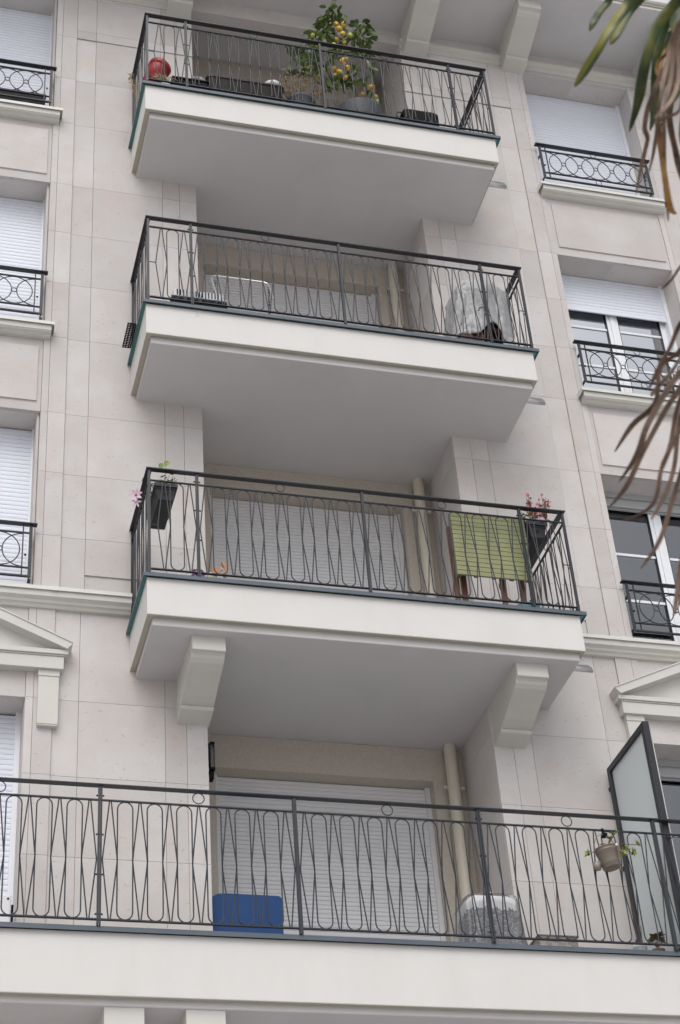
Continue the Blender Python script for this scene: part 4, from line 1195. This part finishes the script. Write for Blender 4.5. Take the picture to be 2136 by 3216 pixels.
for x, y in ((2.485, -.325), (2.73, -.325), (2.485, -.095), (2.73, -.095)):
    m = MB(); m.box(x - .018, x + .018, y - .018, y + .018, B_ - .014, -5.0755); m.build('leg', WOOD, t)
o = drape(2.605, -.21, .186, .18, -5.050, -5.60, .08, 4, 8, .009, sq=5.5).build('tablecloth', CLO); tag(o, 'black and white printed cloth hanging over the small table', 'tablecloth')
o = drape(2.605, -.21, .200, .195, -5.036, -5.58, .16, 9, 7, .012, sq=6).build('plastic_sheet', FILM); tag(o, 'clear crumpled plastic sheet spread over the printed tablecloth', 'plastic sheet')
tx = bpy.data.textures.new('crumple', 'CLOUDS'); tx.noise_scale = .07
dm = o.modifiers.new('crumple', 'DISPLACE'); dm.texture = tx; dm.strength = .014; dm.mid_level = .5
m = MB(); m.lathe([(.0, -5.031), (.022, -5.031), (.026, -4.995), (.030, -4.96), (.028, -4.958), (.0, -4.99)], (2.655, -.20, 0), 18)
tag(m.build('glass_jar', mat('milky_glass', (.6, .62, .62), .25)), 'small milky glass jar standing on the covered table', 'jar')
t = thing('clear_box', 'clear plastic storage box on the floor right of the covered table', 'storage box', (2.94, -.5, B_ - .015))
CLR = FILM
m = MB(); m.box(2.80, 3.085, -.66, -.36, B_ - .014, -5.49); m.build('body', CLR, t)
m = MB(); m.box(2.79, 3.095, -.67, -.35, -5.4895, -5.480); m.build('lid', CLR, t)
m = MB()
for i, (a, b_) in enumerate(((2.82, 2.87), (2.90, 2.96), (3.00, 3.05))): m.cbox(a, b_, -.62, -.42, B_ - .012, -5.50 - .012 * i, .006)
m.build('contents', mat('cardboard_beige', (.46, .40, .30), .85, noise=(9, .15)), t)

# hanging bucket with succulents
t = thing('hanging_bucket', 'beige metal bucket of succulents hooked on the bottom balcony railing', 'hanging pot', (3.33, -.905, -5.06))
BK = mat('beige_enamel', (.18, .152, .124), .42, noise=(6, .06))
M3 = Matrix.Rotation(R(-9), 3, 'Y'); bc = (3.318, -.895, -4.985)
m = MB(); m.lathe([(.0, -.075), (.062, -.075), (.065, -.070), (.067, -.05), (.069, -.048), (.070, -.038), (.0775, .045), (.0805, .048), (.0805, .056), (.0790, .058), (.0815, .072), (.085, .074), (.085, .080), (.080, .081), (.076, .07), (.0, .06)], bc, 36, M=M3); m.build('bucket', BK, t)
m = MB(); P = []
for i in range(15):
    a = math.pi * i / 14; P.append(Vector(bc) + M3 @ Vector((.086 * math.cos(a), 0, .055 + .135 * math.sin(a))))
m.tube(P, .0028, 8); m.build('handle', BK, t)
m = MB(); m.box(3.318, 3.334, -.856, -.846, -4.80, -4.725); m.box(3.318, 3.334, -.8455, -.812, -4.729, -4.725); m.box(3.300, 3.334, -.90, -.8565, -4.806, -4.800); m.box(3.300, 3.334, -.904, -.900, -4.806, -4.785); m.build('hook', BLACK, t)
m = MB(); m.lathe([(.0, -.03), (.026, -.03), (.033, .02), (.030, .02), (.0, .0)], (3.232, -.865, -5.03), 20); m.build('cup', mat('clear_cup', (.26, .24, .22), .3), t)
m = MB(); p0 = Vector(bc) + M3 @ Vector((.045, -.074, .05)); m.box(p0.x, p0.x + .017, p0.y - .007, p0.y - .004, p0.z - .085, p0.z); m.build('tag', mat('brown_tag', (.14, .09, .06), .6), t)
m = MB(); m.ball((p0.x + .004, p0.y + .0, p0.z + .018), .011, 10); m.build('bead', WHITE, t)
SU = mat('succulent', (.27, .31, .085), .5, noise=(25, .25)); SUS = mat('succulent_stem', (.17, .10, .07), .8)
def rosette(m, c, nrm, r, k=11):
    nrm = Vector(nrm).normalized(); a = nrm.orthogonal().normalized(); b2 = nrm.cross(a)
    for i in range(k):
        th = i * 2.4; tilt = .25 + .9 * (i / k); d = a * math.cos(th) + b2 * math.sin(th) + nrm * tilt
        leafmesh(m, c, d, nrm, r * (1 - .35 * i / k), r * .48, .5, -.1, 4)
ros = [((3.165, -.90, -4.965), (-.8, -.4, .3), .034), ((3.345, -.90, -4.835), (.0, -.5, 1), .034), ((3.375, -.90, -4.795), (.3, -.4, 1), .026), ((3.55, -.90, -4.865), (.8, -.5, .5), .034), ((3.505, -.90, -4.93), (.5, -.8, -.2), .036), ((3.47, -.90, -4.905), (.3, -.8, .3), .030), ((3.43, -.90, -4.945), (.2, -.9, .3), .034), ((3.285, -.90, -4.885), (-.3, -.5, 1), .024), ((3.405, -.90, -4.775), (.3, -.5, .6), .024), ((3.40, -.905, -4.955), (0, -.9, -.4), .026)]
su = MB(); ss = MB(); c0 = Vector((3.325, -.89, -4.92))
for c_, nr, r_ in ros:
    rosette(su, Vector(c_), nr, r_ * 1.25); c1 = Vector(c_)
    mid = (c0 + c1) / 2 + Vector((0, -.01, .025)); ss.tube([c0, c0.lerp(mid, .5) + Vector((0, 0, .012)), mid, c1], .0028, 6)
ss.build('stem', SUS, t); su.build('rosette', SU, t)

# small potted succulent, white pot, stick
t = thing('potted_succulent', 'small bronze succulent in a brown pot on the floor by the frosted screen', 'potted plant', (3.74, -.56, B_ - .015))
m = MB(); m.lathe([(.0, 0), (.036, 0), (.048, .11), (.052, .112), (.052, .135), (.045, .137), (.0, .12)], (3.735, -.56, B_ - .014), 24); m.build('pot', mat('brown_clay', (.12, .075, .055), .7), t)
su = MB(); ss = MB()
for c_, nr in (((3.712, -.575, -5.43), (-.3, -.8, .5)), ((3.765, -.575, -5.415), (.2, -.9, .3)), ((3.70, -.57, -5.455), (-.6, -.6, .3)), ((3.77, -.565, -5.452), (.6, -.6, .3)), ((3.735, -.57, -5.44), (0, -.7, .7))):
    for i in range(7):
        d = rdir(q) * .8 + Vector(nr); leafmesh(su, Vector(c_), d, (0, 0, 1), .042, .036, .4, -.2)
    ss.tube([(3.735, -.56, -5.50), c_], .004, 6)
ss.build('stem', SUS, t); su.build('leaf', mat('bronze_leaf', (.17, .13, .07), .45, noise=(20, .3)), t)
t = thing('white_pot', 'cracked white pot with a thin brown cane by the foot of the frosted screen', 'flower pot', (3.60, -.55, B_ - .015))
m = MB(); m.lathe([(.0, 0), (.04, 0), (.048, .14), (.052, .142), (.052, .165), (.046, .167), (.0, .15)], (3.60, -.56, B_ - .014), 20); m.build('pot', WHITE, t)
m = MB(); m.tube([(3.62, -.56, -5.50), (3.606, -.555, -5.30), (3.592, -.55, -5.10)], .0035, 6); m.tube([(3.618, -.56, -5.47), (3.635, -.56, -5.36), (3.632, -.56, -5.33)], .0022, 5); m.tube([(3.622, -.56, -5.47), (3.618, -.56, -5.40), (3.610, -.56, -5.345)], .002, 5); m.build('cane', WOOD, t)
m = MB()
for i in range(14): leafmesh(m, (3.50 + q.gauss(0, .05), -.66, B_ + .02), rdir(q, .8), (0, 0, 1), .035, .012)
tag(m.build('sprouts', LEAF), 'tiny green sprouts at the edge of the floor beside the white pot', 'seedlings')
t = thing('white_board', 'white plastic board with a hole leaning at the far left of the bottom balcony', 'board', (-.88, -.06, B_ - .015))
m = MB(); m.cbox(-1.02, -.792, -.075, -.045, B_ - .014, -5.085, .012); m.build('panel', WHITE, t)
m = MB(); m.lathe([(.0, -.001), (.008, -.001), (.008, .001), (.0, .001)], (-.815, -.0765, -5.12), 14, M=Matrix.Rotation(R(90), 3, 'X')); m.build('hole', BLACK, t)
m = MB(); m.box(-.79, -.775, -.07, -.05, B_ - .014, -5.16); m.build('foot', BLACK, t)

# trough behind the guard of the top left window
t = thing('window_box', 'black trough standing behind the guard of the top left window', 'window box', (-1.4, .08, 3.09))
m = MB(); m.cbox(-1.93, -.815, .0, .17, 3.082, 3.345, .012); m.build('trough', OBX, t)
m = MB(); m.cbox(-1.94, -.805, -.01, .18, 3.3455, 3.370, .006); m.build('rim', OBX, t)

# wall lamp
t = thing('wall_lamp', 'black lantern fixed to the left side wall of the bottom loggia', 'wall lamp', (.66, .15, -3.95))
m = MB(); m.box(.631, .661, .09, .21, -3.87, -3.69); m.build('back_plate', BLACK, t)
m = MB(); m.cbox(.6615, .70, .10, .20, -3.68, -3.665, .003); m.cbox(.6615, .700, .10, .20, -3.905, -3.885, .003); m.cbox(.665, .693, .115, .185, -3.975, -3.9055, .008)
for y in (.104, .192): m.box(.690, .697, y, y + .006, -3.885, -3.68)
m.build('frame', BLACK, t)
m = MB(); m.box(.668, .688, .112, .188, -3.884, -3.681); m.build('lamp_glass', mat('smoked_glass', (.03, .03, .035), .12), t)

# frosted privacy screen
t = thing('privacy_screen', 'tall frosted glass screen in a dark metal frame on the bottom balcony', 'privacy screen', (3.86, -.42, B_))
m = MB(); y0, y1, zt = -.80, -.045, -3.755
m.box(3.835, 3.885, y0, y0 + .05, B_, zt); m.box(3.835, 3.885, y1 - .05, y1, B_, zt); m.box(3.8352, 3.8848, y0 + .05, y1 - .05, zt - .05, zt - .0004); m.box(3.8352, 3.8848, y0 + .05, y1 - .05, B_ + .04, B_ + .09)
m.build('frame', IRON, t, bevel=.002)
m = MB(); m.box(3.856, 3.864, y0 + .045, y1 - .045, B_ + .085, zt - .045)
FG = bpy.data.materials.new('frosted_glass'); FG.use_nodes = True; n = FG.node_tree; b = n.nodes['Principled BSDF']
b.inputs['Base Color'].default_value = (.72, .77, .78, 1); b.inputs['Roughness'].default_value = .28; b.inputs['Specular IOR Level'].default_value = .4
ts_ = n.nodes.new('ShaderNodeBsdfTranslucent'); ts_.inputs[0].default_value = (.70, .77, .77, 1); mxs = n.nodes.new('ShaderNodeMixShader'); mxs.inputs[0].default_value = .22
n.links.new(b.outputs[0], mxs.inputs[1]); n.links.new(ts_.outputs[0], mxs.inputs[2]); n.links.new(mxs.outputs[0], n.nodes['Material Output'].inputs[0])
m.build('glass_pane', FG, t)
m = MB()
for z in (zt - .16, -4.6, -5.2): m.box(3.845, 3.875, y1 + .0005, y1 + .045, z - .015, z + .015)
m.build('wall_bracket', IRON, t)

# ================================================================ palm in the foreground
PALM_GREEN = bpy.data.materials.new('palm_green'); PALM_GREEN.use_nodes = True
n = PALM_GREEN.node_tree; b = n.nodes['Principled BSDF']; b.inputs['Roughness'].default_value = .45
tc = n.nodes.new('ShaderNodeTexCoord'); no = n.nodes.new('ShaderNodeTexNoise'); no.inputs['Scale'].default_value = 14; no.inputs['Detail'].default_value = 3
rp = n.nodes.new('ShaderNodeValToRGB'); e = rp.color_ramp.elements; e[0].position = .38; e[0].color = (.020, .042, .009, 1); e[1].position = .68; e[1].color = (.10, .10, .012, 1)
w_ = e.new(.52); w_.color = (.038, .066, .012, 1)
n.links.new(tc.outputs['Object'], no.inputs[0]); n.links.new(no.outputs[0], rp.inputs[0]); n.links.new(rp.outputs[0], b.inputs['Base Color'])
PALM_BROWN = mat('palm_brown', (.150, .094, .066), .75, noise=(13, .65)); PALM_TAN = mat('palm_tan', (.31, .225, .175), .8, noise=(16, .25)); PALM_ORANGE = mat('palm_orange', (.26, .13, .025), .6, noise=(14, .6))
YEL = mat('palm_yellow', (.16, .15, .012), .5, noise=(10, .2)); TIPB = mat('palm_tip', (.20, .09, .03), .7)
PALM=[
('g', 0.02, [(-0.182, -9.134, -6.795), (-0.17, -9.063, -6.793), (-0.197, -9.057, -6.834), (-0.236, -9.079, -6.911), (-0.251, -9.065, -6.942)]) ,
('g', 0.026, [(-0.141, -9.2, -6.894), (-0.151, -9.133, -6.878), (-0.184, -9.118, -6.929), (-0.23, -9.133, -7.012), (-0.261, -9.097, -7.065), (-0.266, -9.018, -7.053), (-0.27, -8.964, -7.042)]) ,
('g', 0.026, [(-0.054, -9.087, -6.739), (-0.07, -9.018, -6.724), (-0.098, -9.006, -6.772), (-0.142, -9.015, -6.864), (-0.161, -9.001, -6.894)]) ,
('g', 0.026, [(-0.076, -9.274, -6.992), (-0.087, -9.206, -6.977), (-0.127, -9.188, -7.029), (-0.17, -9.194, -7.124), (-0.186, -9.157, -7.185), (-0.167, -9.067, -7.196), (-0.161, -8.99, -7.218)]) ,
('g', 0.024, [(0.087, -9.038, -6.691), (0.075, -8.976, -6.669), (0.04, -8.958, -6.722), (0.0, -8.957, -6.827), (-0.004, -8.921, -6.891), (0.028, -8.827, -6.912), (0.042, -8.767, -6.916)]) ,
('g', 0.03, [(0.003, -9.173, -6.819), (0.009, -9.11, -6.805), (-0.008, -9.095, -6.862), (-0.036, -9.105, -6.958)]) ,
('g', 0.026, [(0.132, -8.948, -6.656), (0.113, -8.883, -6.635), (0.078, -8.871, -6.68), (0.03, -8.892, -6.755)]) ,
('b', 0.013, [(-0.067, -9.185, -7.025), (-0.056, -9.136, -6.995), (-0.077, -9.108, -7.067), (-0.125, -9.111, -7.164), (-0.147, -9.074, -7.222), (-0.126, -9.004, -7.21), (-0.099, -8.962, -7.195), (-0.119, -8.959, -7.259), (-0.151, -8.959, -7.36), (-0.15, -8.937, -7.382)]) ,
('b', 0.012, [(-0.045, -9.171, -6.968), (-0.036, -9.115, -6.947), (-0.049, -9.082, -7.028), (-0.09, -9.08, -7.134), (-0.1, -9.052, -7.185), (-0.073, -8.98, -7.177), (-0.059, -8.911, -7.193), (-0.083, -8.905, -7.259)]) ,
('b', 0.013, [(-0.023, -9.13, -6.945), (-0.011, -9.068, -6.933), (-0.021, -9.028, -7.024), (-0.061, -9.02, -7.139), (-0.06, -8.981, -7.208), (-0.025, -8.89, -7.228), (0.007, -8.815, -7.257), (-0.003, -8.815, -7.321)]) ,
('b', 0.014, [(0.001, -9.117, -6.888), (0.011, -9.068, -6.858), (0.009, -9.016, -6.968), (-0.03, -9.0, -7.093), (-0.026, -8.969, -7.154), (0.019, -8.894, -7.157), (0.053, -8.842, -7.159), (0.054, -8.829, -7.242)]) ,
('t', 0.01, [(-0.088, -9.219, -7.057), (-0.085, -9.155, -7.043), (-0.099, -9.136, -7.106), (-0.131, -9.15, -7.196), (-0.137, -9.117, -7.254)]) ,
('t', 0.01, [(-0.082, -9.213, -7.066), (-0.077, -9.157, -7.043), (-0.086, -9.126, -7.124), (-0.118, -9.134, -7.221), (-0.131, -9.106, -7.271)]) ,
('t', 0.011, [(-0.099, -9.235, -7.115), (-0.084, -9.175, -7.101), (-0.086, -9.147, -7.181), (-0.125, -9.153, -7.277), (-0.156, -9.131, -7.312), (-0.142, -9.083, -7.269)]) ,
('o', 0.018, [(-0.076, -9.002, -7.17), (-0.051, -8.955, -7.144), (-0.047, -8.934, -7.216), (-0.061, -8.941, -7.322), (-0.049, -8.913, -7.382), (-0.008, -8.865, -7.349)]) ,
('b', 0.015, [(-0.012, -8.991, -7.044), (0.011, -8.916, -7.052), (0.02, -8.895, -7.126), (0.015, -8.889, -7.251)]) ,
('o', 0.01, [(-0.062, -9.118, -7.028), (-0.053, -9.074, -6.992), (-0.083, -9.071, -7.029), (-0.11, -9.095, -7.108), (-0.096, -9.093, -7.135), (-0.05, -9.053, -7.094), (-0.022, -9.034, -7.051)]) ,
('o', 0.012, [(-0.038, -9.102, -6.975), (-0.031, -9.055, -6.942), (-0.053, -9.048, -6.987), (-0.082, -9.067, -7.071), (-0.07, -9.065, -7.098)]) ,
('b', 0.008, [(-0.058, -8.941, -7.587), (-0.049, -8.887, -7.562), (-0.077, -8.882, -7.603), (-0.126, -8.907, -7.671)]) ,
('b', 0.013, [(-0.025, -8.871, -7.688), (-0.035, -8.804, -7.673), (-0.065, -8.782, -7.733), (-0.112, -8.802, -7.809), (-0.128, -8.787, -7.842), (-0.112, -8.719, -7.825)]) ,
('b', 0.016, [(-0.05, -8.879, -7.835), (-0.064, -8.8, -7.833), (-0.106, -8.779, -7.887), (-0.168, -8.774, -7.989), (-0.189, -8.738, -8.046), (-0.196, -8.642, -8.055)]) ,
('b', 0.014, [(-0.047, -8.864, -7.854), (-0.061, -8.778, -7.863), (-0.102, -8.754, -7.92), (-0.17, -8.739, -8.033), (-0.205, -8.689, -8.102), (-0.214, -8.599, -8.102)]) ,
('b', 0.011, [(-0.024, -8.788, -7.794), (-0.022, -8.678, -7.838), (-0.038, -8.647, -7.915), (-0.081, -8.652, -8.012)]) ,
('b', 0.012, [(-0.041, -8.796, -7.859), (-0.032, -8.694, -7.897), (-0.045, -8.647, -7.996), (-0.092, -8.65, -8.094), (-0.121, -8.62, -8.139)]) ,
('b', 0.012, [(-0.019, -8.738, -7.942), (-0.019, -8.616, -8.0), (-0.044, -8.59, -8.068), (-0.093, -8.586, -8.174), (-0.133, -8.546, -8.228)]) ,
('b', 0.012, [(0.029, -8.593, -8.061), (0.028, -8.477, -8.112), (0.011, -8.416, -8.227), (-0.024, -8.454, -8.286)]) ,
]

def blade(pts, w, mats, parent, name, fold=.35, tipf=.22):
    P = [Vector(p) for p in pts]
    # smooth the polyline
    Q = []
    k = len(P)
    for i in range(k - 1):
        a = P[max(i - 1, 0)]; b_ = P[i]; c_ = P[i + 1]; d = P[min(i + 2, k - 1)]
        for s in range(5):
            u = s / 5; Q.append(.5 * ((2 * b_) + (c_ - a) * u + (2 * a - 5 * b_ + 4 * c_ - d) * u * u + (3 * b_ - a - 3 * c_ + d) * u ** 3))
    Q.append(P[-1])
    m = MB(); vs = []; N = len(Q); V = Vector((-.35, -.55, -.75)); ph = len(pts) * 1.7 + Q[0].x * 40
    for i, p in enumerate(Q):
        d = (Q[min(i + 2, N - 1)] - Q[max(i - 2, 0)]).normalized(); s = d.cross(V).normalized()
        s = Matrix.Rotation(.55 * math.sin(i * .09 + ph), 3, d) @ s; u = s.cross(d)
        tt = i / (N - 1); ww = w * .5 * min(1, ((1 - tt) / tipf) ** .8 + .05) * (.93 + .07 * math.sin(i * .23 + ph))
        vs += [p - s * ww + u * ww * fold, p, p + s * ww + u * ww * fold]
    fs = []; mi = []
    for i in range(N - 1):
        a = 3 * i; tip = len(mats) > 2 and i > N - 3
        fs += [(a, a + 1, a + 4, a + 3), (a + 1, a + 2, a + 5, a + 4)]; mi += [2 if tip else 0, 2 if tip else (1 if len(mats) > 1 and .2 < i / N < .96 else 0)]
    m.add(vs, fs, None, True); m.mi = mi
    o = m.build(name, mats, parent); so = o.modifiers.new('thick', 'SOLIDIFY'); so.thickness = .0012
    return o
qq = random.Random(5)
_ex = []
for (k, w, pts) in PALM:
    if k in 'bt' and w >= .010 and qq.random() < .6:
        for r_ in range(1 if k == 'b' else 2):
            o_ = Vector((qq.uniform(.02, .11), qq.uniform(-.05, .08), qq.uniform(-.05, .12)))
            _ex.append((qq.choice('bbt'), w * qq.uniform(.7, 1.1), [tuple(Vector(p) + o_ + Vector((qq.gauss(0, .008), qq.gauss(0, .008), qq.gauss(0, .01)))) for p in pts]))
PALM = PALM + _ex
palm = thing('palm_tree', 'palm in the foreground, green and withered fronds hanging in from the right', 'palm', (.62, -9.15, GZ))
crown = Vector((.50, -9.2, -6.25))
m = MB(); pts = [(.62, -9.15, GZ), (.64, -9.15, -10.2), (.60, -9.17, -8.3), (.54, -9.19, -7.0), tuple(crown)]
m.tube(pts, .1, 14, radii=[.15, .13, .12, .13, .10]); m.build('trunk', mat('palm_trunk', (.10, .07, .05), .95, noise=(20, .4), bump=(30, 1.0)), palm)
ps = MB()
for i, (k, w, pts) in enumerate(PALM):
    w = w * (1.15 if k == 'g' else .92)
    if k == 'g': mm = [PALM_GREEN, YEL if i in (1, 2) else PALM_GREEN, TIPB]
    elif k == 'b': mm = [PALM_BROWN]
    elif k == 't': mm = [PALM_TAN]
    else: mm = [PALM_ORANGE]
    blade(pts, w, mm, palm, 'green_leaflet' if k == 'g' else 'withered_leaflet', fold=.35 if k == 'g' else .9)
    a = Vector(pts[0]); ps.tube([crown, crown.lerp(a, .5) + Vector((.05, 0, .06)), a], .005, 6)
# fans on the far side of the crown
q = random.Random(11)
for f_ in range(6):
    az = R(-35 + 18 * f_); d0 = Vector((math.cos(az), math.sin(az), .35 - .25 * (f_ % 3))).normalized(); hub = crown + d0 * .75
    ps.tube([crown, crown + d0 * .3 + Vector((0, 0, .06)), hub], .009, 8)
    fm = MB(); s = d0.cross(Vector((0, 0, 1))).normalized()
    for i in range(15):
        th = R(-77 + 11 * i); d = (d0 * math.cos(th) + s * math.sin(th)).normalized()
        leafmesh(fm, hub, d, Vector((0, 0, 1)), .55, .032, .4, .35, 7)
    fm.build('fan_leaf', PALM_GREEN, palm)
ps.build('petiole', mat('petiole_green', (.10, .12, .04), .6), palm)
